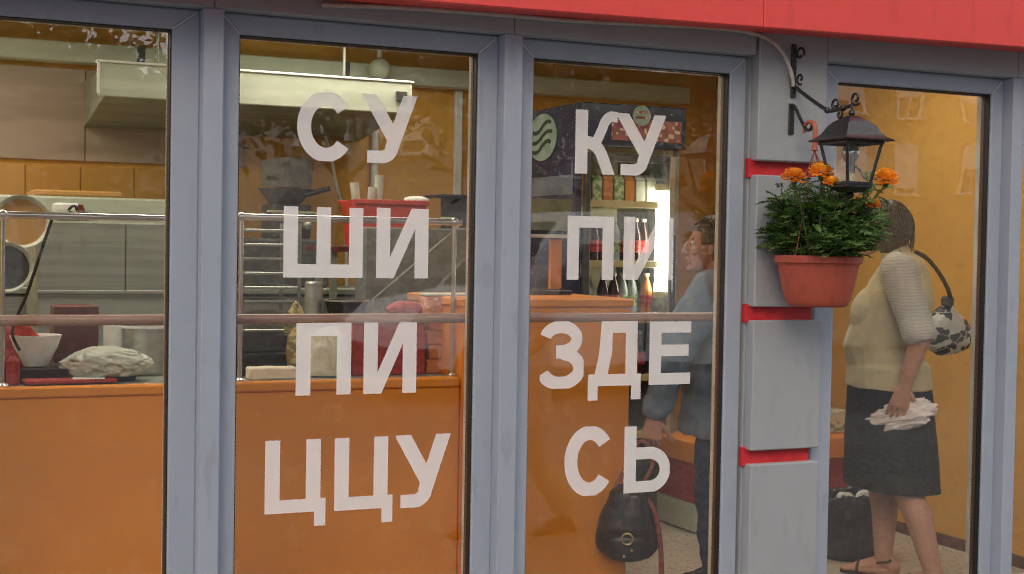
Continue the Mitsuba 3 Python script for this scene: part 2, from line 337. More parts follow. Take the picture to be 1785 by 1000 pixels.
# ------------------------------------------------------------------ across the street: what the panes mirror
plain('m_plaster', proc(lambda p, n, uv: mix(mix((.42, .30, .17), (.50, .37, .22), fbm(p.x * .5, p.y * .5, p.z * .5, 5)), (.30, .23, .15), smoothstep(.6, .75, fbm(p.x * 2, p.y * 2, p.z * .6, 4)) * .5)), .8, .2)
plain('m_plaster_grey', grainy((.30, .29, .27), (.38, .36, .34), .8), .8, .2)
plain('m_roof', grainy((.16, .07, .05), (.22, .10, .07), 3), .7, .3)
plain('m_pale', grainy((.66, .65, .62), (.74, .73, .70), 2), .6)
plain('m_darkpane', (.03, .035, .04), .15, .6)
def house(label, x0, x1, y0, y1, h, mwall, nx, nz, ww, wh):
    k = thing('apartment_house', label, 'building')
    put(k, 'wall', box(x0, x1, y0, y1, -.15, h), mwall)
    put(k, 'roof', hull([(x0 - .4, y0 - .4, h), (x1 + .4, y0 - .4, h), (x0 - .4, y1 + .4, h), (x1 + .4, y1 + .4, h), (x0 + 2, (y0 + y1) / 2, h + 2.4), (x1 - 2, (y0 + y1) / 2, h + 2.4)]), 'm_roof')
    for i in range(nx):
        for j in range(nz):
            cx = x0 + (i + .5) * (x1 - x0) / nx; cz = 5.0 + j * 3.0
            w = put(k, 'window', cat(box(cx - ww / 2 - .14, cx + ww / 2 + .14, y1, y1 + .06, cz + wh / 2, cz + wh / 2 + .14), box(cx - ww / 2 - .14, cx - ww / 2, y1, y1 + .06, cz - wh / 2, cz + wh / 2),
                    box(cx + ww / 2, cx + ww / 2 + .14, y1, y1 + .06, cz - wh / 2, cz + wh / 2), box(cx - ww / 2 - .2, cx + ww / 2 + .2, y1, y1 + .14, cz - wh / 2 - .1, cz - wh / 2), box(cx - .04, cx + .04, y1 + .01, y1 + .05, cz - wh / 2, cz + wh / 2)), 'm_pale')
            put(w, 'blind', box(cx - ww / 2, cx + ww / 2, y1, y1 + .02, cz - wh / 2 + wh * (.1 + .7 * rng.random()), cz + wh / 2), 'm_pale')
            put(w, 'glass', box(cx - ww / 2, cx + ww / 2, y1, y1 + .008, cz - wh / 2, cz + wh / 2), 'm_darkpane')
house('ochre plastered apartment house across the street', 17, 62, -52, -40, 17.5, 'm_plaster', 15, 4, 1.1, 1.8)
house('grey plastered apartment house behind the street trees', 9, 16.5, -46, -34, 14.5, 'm_plaster_grey', 3, 3, 1.3, 1.6)
plain('m_bark', grainy((.06, .045, .03), (.11, .08, .055), 30, (1, 1, .2)), .9, .2)
mat('m_leaf', {'type': 'twosided', 'b': {'type': 'principled', 'base_color': proc(lambda p, n, uv: mix((.035, .075, .018), (.075, .13, .035), noise(p.x * 7, p.y * 7, p.z * 7))), 'roughness': .55}})
def street_tree(x, y, h, r, seed, label):
    k = thing('street_tree', label, 'tree'); g = np.random.default_rng(seed)
    tr = [tube(spline([(x, y, -.01), (x + .1, y, h * .25), (x - .05, y + .1, h * .5), (x, y, h * .8)], 5), np.linspace(.17, .04, 16), 9)]
    tips = []
    for i in range(11):
        z0 = h * g.uniform(.3, .72); a = g.uniform(0, 6.28); rr = r * g.uniform(.5, .95)
        e = np.array([x + rr * math.cos(a), y + rr * math.sin(a), min(z0 + g.uniform(.5, 1.7), h)]); tips.append(e)
        tr.append(tube(spline([(x, y, z0), ((x + e[0]) / 2, (y + e[1]) / 2, z0 * .4 + e[2] * .6), e], 4), np.linspace(.06, .015, 9), 6))
    put(k, 'trunk', cat(*tr), 'm_bark', True)
    n = 7500; cl = np.array(tips + [(x, y, h), (x, y, h * .8)]); c = cl[g.integers(0, len(cl), n)] + g.normal(0, 1, (n, 3)) * [r * .26, r * .26, .48]
    u = g.normal(0, 1, (n, 3)); u /= np.linalg.norm(u, axis=1)[:, None]; w = np.cross(u, g.normal(0, 1, (n, 3))); w /= np.linalg.norm(w, axis=1)[:, None]; s = g.uniform(.07, .13, n)[:, None]
    v = np.stack([c - u * s, c + w * s * .55, c + u * s, c - w * s * .55], 1).reshape(-1, 3); q = np.arange(n)[:, None] * 4
    put(k, 'crown', trimesh.Trimesh(v, np.vstack([q + [0, 1, 2], q + [0, 2, 3]]), process=False), 'm_leaf', kind='stuff')
house('low grey house behind the small street trees', -30, 8.5, -50, -42, 5.4, 'm_plaster_grey', 12, 0, 1.4, 1.5)
for i, (x, y, h, r) in enumerate(((-2.6, -17, 4.1, 1.9), (0.9, -17.5, 4.5, 2.0), (5.6, -17, 7.2, 2.5), (10.5, -17.6, 7.6, 2.5))):
    street_tree(x, y, h, r, 40 + i, f'{("small", "young", "broad", "tall")[i]} leafy street tree on the far pavement')

# white van parked across the road, mirrored low in the panes
plain('m_vanpaint', grainy((.62, .63, .62), (.70, .71, .70), 4), .25, .6)
plain('m_tyre', (.02, .02, .021), .8)
vn = thing('parked_van', 'white delivery van parked on the far side of the road', 'van')
vx, vy, vz = 3.9, -10.9, -.12
prof = Polygon([(0, .42), (.06, .75), (.25, .95), (1.15, 1.12), (1.95, 1.92), (2.3, 2.02), (5.0, 2.05), (5.08, 1.9), (5.1, .42)]).buffer(.05, join_style='round')
def slab(poly, y0, y1, dx=0): return shift(prism(poly, y1 - y0), vx + dx, vy + y0, vz)
put(vn, 'body', slab(prof, 0, 1.9), 'm_vanpaint')
put(vn, 'windscreen', hull([(vx + a, vy + y, vz + z) for a, z in ((1.17, 1.16), (1.93, 1.90)) for y in (.18, 1.72)] + [(vx + a - .06, vy + y, vz + z + .06) for a, z in ((1.20, 1.16), (1.90, 1.88)) for y in (.2, 1.7)]), 'm_darkpane')
put(vn, 'side_window', slab(Polygon([(1.55, 1.18), (2.1, 1.72), (2.75, 1.76), (2.75, 1.18)]), 1.9, 1.965), 'm_darkpane')
put(vn, 'door_seam', slab(Polygon([(1.45, .5), (1.47, .5), (1.47, 1.15), (1.45, 1.15)]), 1.95, 1.957), 'm_black')
put(vn, 'door_seam', slab(Polygon([(2.85, .5), (2.87, .5), (2.87, 1.95), (2.85, 1.95)]), 1.95, 1.957), 'm_black')
put(vn, 'bumper', slab(Polygon([(-.1, .32), (.4, .32), (.4, .58), (-.1, .58)]), -.03, 1.97), 'm_darkgrey')
for i, x in enumerate((.95, 4.1)):
    for y in (.10, 1.85):
        wl = put(vn, 'wheel', shift(turn(lathe([(0, -.11), (.22, -.11), (.33, -.10), (.34, -.05), (.34, .05), (.33, .10), (.22, .11), (0, .11)], 32), 90, (1, 0, 0)), vx + x, vy + y, vz + .341), 'm_tyre', 30)
        put(wl, 'rim', shift(turn(lathe([(0, -.125), (.10, -.125), (.20, -.115), (.20, .115), (.10, .125), (0, .125)], 28), 90, (1, 0, 0)), vx + x, vy + y, vz + .341), 'm_steel', 30)
put(vn, 'headlight', ball(.12, (vx + .12, vy + 1.70, vz + .80), (.6, 1.2, .7), 3), 'm_steel', True)
put(vn, 'mirror', box(vx + 1.55, vx + 1.68, vy + 2.0, vy + 2.2, vz + 1.15, vz + 1.42, .03), 'm_black')
# ------------------------------------------------------------------ lamps of the room (out of sight above the glass) and the drinks cooler's tube
mat('m_diffuser', {'type': 'diffuse', 'reflectance': rgb((.8, .8, .8))})
for i, (x, y) in enumerate(((-1.1, 1.25), (.45, 1.25), (2.9, 1.0), (1.2, 2.3), (-.9, 2.3))):
    k = thing('ceiling_lamp', ('flat white ceiling lamp over the left end of the counter', 'flat white ceiling lamp over the middle of the counter', 'flat white ceiling lamp over the two customers', 'flat white ceiling lamp in front of the drinks cooler', 'flat white ceiling lamp over the kitchen worktop')[i], 'lamp', 'lamps on the shop ceiling')
    put(k, 'housing', box(x - .62, x + .62, y - .16, y + .16, 2.565, 2.619, .006), 'm_white')
    q = trimesh.Trimesh([(x - .59, y - .13, 2.562), (x + .59, y - .13, 2.562), (x + .59, y + .13, 2.562), (x - .59, y + .13, 2.562)], [(0, 2, 1), (0, 3, 2)], process=False)
    put(k, 'diffuser', q, 'm_diffuser', emitter={'type': 'area', 'radiance': rgb((CEIL_LAMP, CEIL_LAMP * .90, CEIL_LAMP * .72))})

# ------------------------------------------------------------------ counters
ct = thing('counter', 'long orange counter along the windows with its top just above waist height', 'counter')
for a, b in ((-2.14, -1.02), (-1.017, 1.158)):
    put(ct, 'front_panel', box(a, b, .75, .775, .12, .975, .003), 'm_orange')
put(ct, 'top_edge', box(-2.14, 1.158, .742, .80, .977, 1.014, .006), 'm_orange')
put(ct, 'top', box(-2.14, 1.158, .802, 1.42, .977, 1.010, .003), 'm_dullsteel')
put(ct, 'plinth', box(-2.14, 1.158, .78, 1.36, .10, .118), 'm_black')
put(ct, 'back_board', box(-2.14, 1.158, 1.36, 1.385, .12, .975), 'm_dullsteel')
rc = thing('cash_desk', 'raised orange cash desk joined to the end of the counter, behind the right lettered pane', 'counter')
put(rc, 'front_panel', box(1.162, 1.894, .715, .74, .12, 1.285, .003), 'm_orange')
put(rc, 'side_panel', box(1.869, 1.894, .742, 1.36, .12, 1.285, .003), 'm_orange')
put(rc, 'side_panel', box(1.162, 1.187, .742, 1.36, .12, 1.285, .003), 'm_orange')
put(rc, 'top', box(1.155, 1.905, .705, 1.37, 1.287, 1.322, .006), 'm_orange')
put(rc, 'plinth', box(1.17, 1.885, .745, 1.33, .10, .118), 'm_black')

# brown rail behind the panes
hr = thing('handrail', 'brown metal rail running behind the three left windows at chest height', 'rail')
put(hr, 'bar', rod((-2.1, .20, 1.275), (1.975, .20, 1.275), .017, 16), 'm_railbrown', True)
for x in (-.96, .03, 1.03):
    put(hr, 'bracket', rod((x, .165, 1.275), (x, .19, 1.275), .011, 10), 'm_railbrown', True)
put(hr, 'end_cap', rod((1.977, .20, 1.275), (1.989, .20, 1.275), .020, 16), 'm_black', True)

# chrome guard rails standing on the counter
def guard(xs, zt, label, shelf):
    k = thing('guard_rail', label, 'rail')
    put(k, 'top_rail', rod((xs[0] - .03, .80, zt), (xs[-1] + .03, .80, zt), .013, 14), 'm_chrome', True)
    for x in xs:
        put(k, 'post', rod((x, .80, 1.030), (x, .80, zt - .013), .009, 12), 'm_chrome', True)
        put(k, 'foot', lathe([(.0, 0), (.024, 0), (.024, .006), (.014, .014), (.0, .016)], 18, (x, .80, 1.0145)), 'm_chrome', 40)
        put(k, 'joint', ball(.0175, (x, .80, zt), sub=2), 'm_chrome', True)
    put(k, 'glass_shelf', box(xs[0], xs[-1], .815, 1.02, zt + .014, zt + .020), 'm_shelfglass')
mat('m_shelfglass', {'type': 'dielectric', 'int_ior': 1.5})
guard([-1.35, (-0.517, 0.800, 1.593)[0], .22], (-0.339, 0.800, 1.605)[2], 'chrome rail on posts over the counter behind the leftmost window', False)
guard([(0.305, 0.800, 1.611)[0], (1.145, 0.800, 1.625)[0]], (0.696, 0.800, 1.618)[2], 'chrome rail on posts over the counter behind the left lettered pane', True)

# ------------------------------------------------------------------ back of the room
hd = thing('extractor_hood', 'long white extractor hood hanging under the ceiling, behind the first and second window', 'hood')
a, b = (0.001, 2.400, 2.347), (1.540, 2.400, 2.203)
put(hd, 'front', box(a[0], b[0], 2.40, 2.43, b[2] - .01, a[2], .004), 'm_palegreen')
put(hd, 'rim', cat(box(a[0] - .008, b[0] + .008, 2.392, 2.45, a[2] + .001, a[2] + .012, .002), box(a[0] - .008, a[0] + .006, 2.392, 2.399, b[2], a[2], .002)), 'm_white')
put(hd, 'canopy', hull([(x, y, z) for x in (a[0] + .03, b[0] - .03) for y, z in ((2.432, b[2] - .008), (3.19, b[2] - .10), (2.432, a[2] - .01), (3.19, a[2] - .01))]), 'm_dullsteel')
put(hd, 'hanger', cat(rod((a[0] + .3, 2.6, a[2]), (a[0] + .3, 2.6, 2.619), .008), rod((b[0] - .3, 2.6, a[2]), (b[0] - .3, 2.6, 2.619), .008)), 'm_dullsteel')
put(hd, 'socket', box(b[0] - .09, b[0] - .03, 2.385, 2.399, b[2] + .05, b[2] + .10, .003), 'm_darkgrey')
pc = (-0.387, 3.050, 2.558)
pl = thing('wall_panel', 'large dull mauve splash panel on the back wall under the hood', 'panel')
for i in range(3):
    x0 = -1.6 + i * .82
    put(pl, 'board', box(x0, x0 + .815, 3.172, 3.199, 1.93, 2.40, .003), 'm_mauve')
# tiles of the wall under it
tl = thing('tiling', 'row of ochre wall tiles on the back wall behind the leftmost window', 'tiles')
for i in range(9):
    for j in range(2):
        put(tl, 'tile', box(-1.6 + i * .27, -1.6 + i * .27 + .265, 3.186, 3.199, 1.55 + j * .18, 1.55 + j * .18 + .176, .002), ('m_tile_a', 'm_tile_b', 'm_tile_c')[int(rng.integers(3))])
for nme, c in (('m_tile_a', (.52, .27, .06)), ('m_tile_b', (.56, .31, .10)), ('m_tile_c', (.49, .26, .05))): plain(nme, c, .3)
# service duct near the ceiling
du = thing('cable_duct', 'pale green duct running along the top of the back wall', 'duct')
for i in range(5):
    put(du, 'section', box(-1.9 + i * 1.1, -1.9 + i * 1.1 + 1.094, 3.08, 3.199, 2.425, 2.525, .005), 'm_palegreen')
put(du, 'clip', cat(*[box(-1.9 + i * 1.1 - .02, -1.9 + i * 1.1 + .02, 3.074, 3.199, 2.42, 2.53, .002) for i in range(1, 5)]), 'm_darkgrey')
solo('ceiling_globe', 'round pale globe under the duct on the back wall', 'globe', cat(ball(.062, (1.566, 3.000, 2.483), sub=3), rod((1.565, 3.000, 2.552), ((1.565, 3.000, 2.552)[0], 3.0, 2.619), .014)), 'm_palegreen', True)
pp = (1.597, 3.150, 2.252)
solo('water_pipe', 'thin white upright pipe on the orange back wall', 'pipe', rod((pp[0], 3.16, .12), (pp[0], 3.16, 2.42), .021, 14), 'm_white', True)
cn = (2.106, 3.100, 2.276)
solo('corner_strip', 'white upright strip on the back wall at the right of the left lettered pane', 'strip', box(cn[0] - .022, cn[0] + .022, 3.165, 3.199, .12, 2.42, .004), 'm_white')
cd = solo('lamp_cord', 'pale thin cord hanging down the orange wall behind the letter C', 'cord', tube(spline([(1.291, 3.100, 2.216), (1.295, 3.100, 2.106), (1.329, 3.100, 1.998), (1.350, 3.100, 1.889), (1.385, 3.100, 1.764), (1.412, 3.100, 1.689), ((1.412, 3.100, 1.689)[0] + .01, 3.1, 1.30)], 6), .010, 8), 'm_white', True)
solo('cord_switch', 'small dark pull switch at the top of the hanging cord', 'switch', box((1.278, 3.100, 2.184)[0], (1.307, 3.100, 2.185)[0], 3.10, 3.199, (1.292, 3.100, 2.131)[2], (1.291, 3.100, 2.212)[2], .006), 'm_darkgrey')

# back counter with the kitchen machines
bc = thing('back_counter', 'steel worktop along the back wall of the kitchen', 'counter')
put(bc, 'top', box(-1.9, 1.9, 2.50, 3.17, 1.27, 1.30, .004), 'm_dullsteel')
for i in range(6):
    put(bc, 'door', box(-1.9 + i * .634, -1.9 + i * .634 + .628, 2.52, 2.545, .16, 1.262, .004), 'm_steel')
put(bc, 'carcass', box(-1.88, 1.88, 2.55, 3.17, .10, 1.266), 'm_darkgrey')

def steel_cabinet(x0, x1, z0, z1, y0, y1, label):
    k = thing('steel_cabinet', label, 'cabinet')
    put(k, 'body', box(x0, x1, y0 + .025, y1, z0, z1, .006), 'm_dullsteel')
    zm = z0 + (z1 - z0) * .44; xm = x0 + (x1 - x0) * .57
    put(k, 'door', box(x0 + .004, xm - .002, y0, y0 + .023, zm + .003, z1 - .004, .003), 'm_dullsteel')
    put(k, 'door', box(xm + .002, x1 - .004, y0, y0 + .023, zm + .003, z1 - .004, .003), 'm_dullsteel')
    put(k, 'drawer', box(x0 + .004, x1 - .004, y0, y0 + .023, z0 + .115, zm - .003, .003), 'm_dullsteel')
    put(k, 'drawer', box(x0 + .004, x1 - .004, y0, y0 + .023, z0 + .004, z0 + .109, .003), 'm_steel')
    for z in (zm - .005, z0 + .108): put(k, 'trim', box(x0 + .004, x1 - .004, y0 - .012, y0 - .001, z, z + .012, .002), 'm_steel')
    return k
a, b = (-0.328, 1.700, 1.600), (0.295, 1.700, 1.086)
steel_cabinet(a[0], b[0], 1.08, a[2], 1.70, 2.15, 'large dull steel cabinet behind the counter in the leftmost window')
put(bc, 'island', box(-1.6, 1.72, 1.50, 2.20, .10, 1.078, .004), 'm_steel')
# things above the cabinet
a, b = (-0.239, 1.950, 1.680), (-0.137, 1.950, 1.619)
k = thing('timer_box', 'white device with a curled black lead on the steel cabinet', 'device')
put(k, 'body', box(a[0], b[0], 1.9, 2.02, (-0.243, 1.900, 1.604)[2], a[2], .008), 'm_white')
put(k, 'lead', tube(spline([(b[0] - .05, 1.89, a[2] - .05), (b[0] - .04, 1.87, a[2] - .02), (b[0] - .02, 1.87, a[2] - .015), (b[0] - .01, 1.88, a[2] - .045)], 6), .006, 8), 'm_black', True)
a, b = (-0.149, 1.850, 1.673), (-0.100, 1.850, 1.619)
solo('paper_cone', 'small red brown folded card beside the white device', 'card', hull([(a[0], 1.86, (-0.149, 1.850, 1.606)[2]), (b[0], 1.86, (-0.149, 1.850, 1.606)[2]), (a[0], 1.86, a[2]), (a[0] + .02, 1.86, a[2]), (a[0], 1.93, (-0.149, 1.850, 1.606)[2]), (b[0], 1.93, (-0.149, 1.850, 1.606)[2])]), 'm_maroon')
plain('m_maroon', grainy((.10, .018, .016), (.14, .028, .024), 25), .45)
a, b = (-0.555, 2.700, 1.729), (0.355, 2.700, 1.661)
gs = thing('oven', 'long pale green oven on the back counter, seen over the chrome rail', 'oven')
put(gs, 'body', box(a[0], b[0] + .25, 2.60, 3.10, 1.302, a[2], .01), 'm_palegreen')
put(gs, 'lid', box((-0.259, 2.600, 1.757)[0], (0.146, 2.600, 1.770)[0], 2.62, 3.05, a[2] + .002, a[2] + .03, .008), 'm_tile_b')

# pans leaning at the left edge
def pan(cx, y, cz, r, tilt, label, face):
    k = thing('pizza_pan', label, 'pan')
    def tr(m): return shift(turn(turn(m, 90, (1, 0, 0)), tilt, (1, 0, 0)), cx, y, cz)
    put(k, 'dish', tr(lathe([(0, .012), (r * .84, .012), (r * .86, .014), (r * .86, .004), (0, .004)], 40)), face, 30)
    put(k, 'rim', tr(lathe([(r * .86, .0135), (r * .97, .026), (r, .026), (r, .022), (r * .88, .006), (r * .86, .0035)], 40)), 'm_palegreen', 30)
a = (-0.479, 1.150, 1.409); pan(a[0], 1.2, a[2] + .005, .095, -12, 'grey pan with pale rim leaning at the left edge of the picture', 'm_darkgrey')
a = (-0.396, 1.300, 1.570); pan(a[0] - .02, 1.34, a[2] + .015, .104, -10, 'orange tray with pale rim behind the grey pan at the left edge', 'm_tile_b')
a = (-0.456, 1.100, 1.253)
solo('red_cloth', 'red cloth heaped at the left end of the counter', 'cloth', lumpy(ball(.09, (a[0], 1.10, 1.115), (1.05, .7, 1.25), 4), .018, 16, 3), 'm_redcloth', True)
plain('m_redcloth', grainy((.27, .022, .018), (.34, .036, .027), 50), .7)
a, b = (-0.303, 1.250, 1.273), (-0.139, 1.250, 1.178)
solo('maroon_box', 'dark maroon box standing on the counter in front of the steel cabinet', 'box', hull([(x, y, z) for x in (a[0], b[0]) for y in (1.25, 1.38) for z in (1.0115, a[2] - .006)] + [(x, y, a[2]) for x in (a[0] + .01, b[0] - .03) for y in (1.26, 1.37)]), 'm_maroon')
bl = (-0.386, 1.050, 1.176)
def bowl(cx, cy, z, r, h, label, m, group=None):
    return solo('bowl', label, 'bowl', lathe([(0, 0), (r * .45, 0), (r * .5, .006), (r * .82, h * .6), (r, h), (r * 1.03, h), (r * 1.02, h - .006), (r * .86, h * .58), (r * .52, .014), (0, .010)], 36, (cx, cy, z)), m, 35)
bowl(bl[0], 1.05, 1.062, .088, bl[2] - 1.062, 'white bowl with dark rim near the left edge, behind the plastic bag', 'm_white')
solo('black_tray', 'low black tray under the white bowl', 'tray', hull([(x, y, z) for x, y, z in ((-.5, .93, 1.0115), (-.05, .93, 1.0115), (-.5, 1.2, 1.0115), (-.05, 1.2, 1.0115), (-.51, .92, 1.060), (-.04, .92, 1.060), (-.51, 1.21, 1.060), (-.04, 1.21, 1.060))]), 'm_black')
a, b = (-0.122, 1.200, 1.201), (-0.068, 1.200, 1.130)
solo('paper_roll', 'small white paper roll beside the steel pot', 'roll', lathe([(0, 0), (.036, 0), (.036, a[2] - 1.0115), (.014, a[2] - 1.0115), (.014, a[2] - 1.04), (0, a[2] - 1.04)], 24, ((a[0] + b[0]) / 2, 1.18, 1.0115)), 'm_white', 35)
a, b = (-0.065, 1.200, 1.196), (0.109, 1.200, 1.123)
k = thing('steel_pot', 'steel pot with pale rim behind the plastic bag', 'pot')
put(k, 'body', lathe([(0, 0), (.086, 0), (.096, .02), (.100, a[2] - 1.02), (.096, a[2] - 1.02), (.09, .03), (0, .02)], 36, ((a[0] + b[0]) / 2 + .01, 1.2, 1.0115)), 'm_steel', 35)
put(k, 'rim', lathe([(.094, 0), (.108, 0), (.108, .008), (.094, .008)], 36, ((a[0] + b[0]) / 2 + .01, 1.2, a[2] - .006)), 'm_white', 35)
# plastic bag: gathered sheet with folds
def sack(name, label, c, sx, sy, sz, seed, m='m_bag', amp=.028, cat_='bag'):
    b = ball(1, (0, 0, 0), (1, 1, 1), 5); v = b.vertices.copy()
    d = meshkit.fbm(v * 1.7 + seed, 3, seed) - .5; rdg = np.abs(meshkit.fbm(v * [3, 3, 2.2] + seed + 4, 2, seed + 5) - .5)
    v *= (1 + .30 * d - .20 * rdg)[:, None]; v[:, 2] = np.where(v[:, 2] < -.55, -.55 + (v[:, 2] + .55) * .08, v[:, 2])
    v = v * [sx, sy, sz]; v[:, 2] -= v[:, 2].min(); b.vertices = v + c
    return solo(name, label, cat_, b, m, True)
bumpy('m_bag', proc(lambda p, n, uv: mix((.36, .39, .32), (.48, .50, .43), fbm(p.x * 16, p.y * 16, p.z * 16, 4))), lambda p, n, uv: dr.abs(fbm(p.x * 22, p.y * 22 + fbm(p.x * 9, p.y * 9, p.z * 9) * 2, p.z * 30, 3) - .5), .05, rough=.24, spec=.7)
a = (-0.144, 0.950, 1.036); sack('plastic_bag', 'crumpled whitish plastic bag lying on the red menu at the left', (a[0], .96, 1.030), .165, .11, .068, 2)
a, b = (-0.464, 0.850, 1.046), (-0.122, 0.850, 1.038)
tr_ = thing('red_menu', 'flat dark red folder lying on the counter under the plastic bag', 'folder')
put(tr_, 'cover', turn(box(a[0] + .02, b[0] - .01, .83, 1.05, 1.0155, 1.029, .003), 4, (0, 0, 1), ((a[0] + b[0]) / 2, .93, 1.02)), 'm_redcloth')
put(tr_, 'paper', turn(box((a[0] + b[0]) / 2 + .02, b[0] - .04, .845, .92, 1.0295, 1.0315), -10, (0, 0, 1), ((a[0] + b[0]) / 2 + .05, .89, 1.02)), 'm_white')
a = (-0.475, 0.850, 1.076)
solo('red_bottle', 'small red squeeze bottle next to the chrome post at the left edge', 'bottle', lathe([(0, 0), (.021, 0), (.023, .01), (.023, .085), (.010, .102), (.009, .118), (0, .12)], 20, (a[0], .88, 1.0115)), 'm_redcloth', 30)
solo('black_lead', 'thin black lead hanging from the chrome rail down to the counter', 'cord', tube(spline([(-0.354, 0.840, 1.591), (-0.383, 0.850, 1.496), (-0.413, 0.850, 1.396), (-0.438, 0.860, 1.315), (-0.470, 0.880, 1.234), (-0.476, 0.900, 1.183), (-0.451, 0.920, 1.130)], 8), .0055, 8), 'm_black', True)

# ------------------------------------------------------------------ behind the left lettered pane
a, b = (0.848, 2.700, 1.962), (1.114, 2.700, 1.820)
k = thing('grinder', 'dark grey kitchen grinder with square hopper on the back counter, left of the letter C', 'machine')
xm = (0.964, 2.700, 1.967)[0]
put(k, 'hopper', hull([(a[0] + .02, 2.80, a[2] - .01), (xm, 2.62, a[2]), (b[0], 2.72, a[2]), (xm + .05, 2.92, a[2]), (a[0] + .02, 2.80, b[2]), (xm, 2.62, b[2] - .01), (b[0], 2.72, b[2] - .01), (xm + .05, 2.92, b[2])]), 'm_midgrey')
put(k, 'funnel', hull([(a[0] + .0, 2.80, b[2] - .012), (b[0] + .02, 2.74, b[2] - .012), (xm, 2.60, b[2] - .014), (xm + .05, 2.94, b[2] - .014)] + [(x, y, b[2] - .10) for x in (xm - .04, xm + .07) for y in (2.68, 2.82)]), 'm_darkgrey')
put(k, 'neck', box(xm - .07, xm + .13, 2.66, 2.90, 1.55, b[2] - .095, .008), 'm_darkgrey')
put(k, 'handle', rod((xm + .08, 2.62, b[2] - .05), (b[0] + .06, 2.60, b[2] - .01), .013), 'm_black', True)
put(k, 'base', box((0.739, 2.700, 1.764)[0], b[0] + .06, 2.60, 3.05, 1.302, 1.548, .012), 'm_darkgrey')
put(k, 'knob', ball(.028, (xm + .10, 2.62, 1.62), sub=2), 'm_steel', True)
a = (0.515, 0.900, 1.617)
bowl_l = [bowl((0.484, 0.910, 1.617)[0], .91, (0.484, 0.910, 1.612)[2] + .012, .055, .024, 'pale dish upturned on the chrome rail left of the letter sha', 'm_paleyellow'),
          bowl((0.571, 0.910, 1.619)[0], .92, (0.571, 0.910, 1.614)[2] + .012, .050, .020, 'second pale dish on the chrome rail, half hidden by the letter sha', 'm_paleyellow')]
plain('m_paleyellow', grainy((.60, .62, .40), (.68, .70, .48), 20), .45)
a, b = (1.116, 2.000, 1.735), (1.474, 2.000, 1.646)
k = thing('red_crate', 'red plastic crate with white rolls sticking out, over the chrome rail', 'crate')
zb_ = 1.52
put(k, 'body', cat(*[hull([(x, y, z) for (x, y, z) in q]) for q in (
    [(a[0] + .02, 2.0, zb_), (b[0] - .02, 2.0, zb_), (a[0], 1.985, a[2]), (b[0], 1.985, a[2]), (a[0] + .02, 2.012, zb_), (b[0] - .02, 2.012, zb_), (a[0], 1.997, a[2]), (b[0], 1.997, a[2])],
    [(a[0] + .02, 2.2, zb_), (b[0] - .02, 2.2, zb_), (a[0], 2.215, a[2]), (b[0], 2.215, a[2]), (a[0] + .02, 2.188, zb_), (b[0] - .02, 2.188, zb_), (a[0], 2.203, a[2]), (b[0], 2.203, a[2])],
    [(a[0] + .02, 2.0, zb_), (a[0] + .032, 2.0, zb_), (a[0], 1.985, a[2]), (a[0] + .012, 1.985, a[2]), (a[0] + .02, 2.2, zb_), (a[0] + .032, 2.2, zb_), (a[0], 2.215, a[2]), (a[0] + .012, 2.215, a[2])],
    [(b[0] - .02, 2.0, zb_), (b[0] - .032, 2.0, zb_), (b[0], 1.985, a[2]), (b[0] - .012, 1.985, a[2]), (b[0] - .02, 2.2, zb_), (b[0] - .032, 2.2, zb_), (b[0], 2.215, a[2]), (b[0] - .012, 2.215, a[2])],
    [(a[0] + .02, 2.0, zb_), (b[0] - .02, 2.0, zb_), (a[0] + .02, 2.2, zb_), (b[0] - .02, 2.2, zb_), (a[0] + .02, 2.0, zb_ + .01), (b[0] - .02, 2.0, zb_ + .01), (a[0] + .02, 2.2, zb_ + .01), (b[0] - .02, 2.2, zb_ + .01)])]), 'm_crate')
put(k, 'rim', cat(box(a[0] - .012, b[0] + .012, 1.975, 1.984, a[2] - .018, a[2] + .004, .002), box(a[0] - .012, b[0] + .012, 2.216, 2.225, a[2] - .018, a[2] + .004, .002)), 'm_crate')
plain('m_crate', grainy((.55, .06, .035), (.62, .08, .05), 18), .4)
for i, (x, lean, hgt) in enumerate(((630, -.03, .30), (645, .02, .28), (664, .0, .34))):
    c = (1.175, 2.080, 1.747); xx = c[0] + (x - 630) / 358
    solo('paper_roll', ('leftmost', 'middle', 'tallest')[i] + ' white roll standing in the red crate', 'roll', rod((xx, 2.08 + i * .02, zb_ + .012), (xx + lean, 2.10, zb_ + hgt), .021, 14), 'm_palegreen', 40)
c = (1.465, 2.100, 1.759)
solo('napkin_bundle', 'white bundle lying in the right end of the red crate', 'bundle', lumpy(ball(.05, (c[0], 2.1, c[2] - .02), (1.25, .8, .55), 3), .010, 14, 5), 'm_white', True)
put(bc, 'shelf', box((0.956, 2.000, 1.634)[0], (1.890, 2.000, 1.656)[0], 1.90, 2.28, 1.490, 1.518, .004), 'm_maroon')
put(bc, 'shelf_leg', cat(*[box(x, x + .03, y, y + .03, 1.0785, 1.4885) for x in ((0.983, 2.000, 1.634)[0], 1.66) for y in (1.92, 2.15)]), 'm_dullsteel')
a, b = (1.539, 2.000, 1.775), (1.694, 2.000, 1.663)
k = thing('kitchen_scale', 'black kitchen scale with flat plate at the right of the left lettered pane', 'scale')
put(k, 'plate', box(a[0], b[0] + .06, 1.98, 2.2, a[2] - .014, a[2], .004), 'm_black')
put(k, 'neck', box(a[0] + .06, b[0] + .02, 2.05, 2.13, 1.56, a[2] - .015, .004), 'm_darkgrey')
put(k, 'foot', box(a[0] + .03, b[0] + .05, 2.0, 2.2, 1.5185, 1.559, .006), 'm_darkgrey')

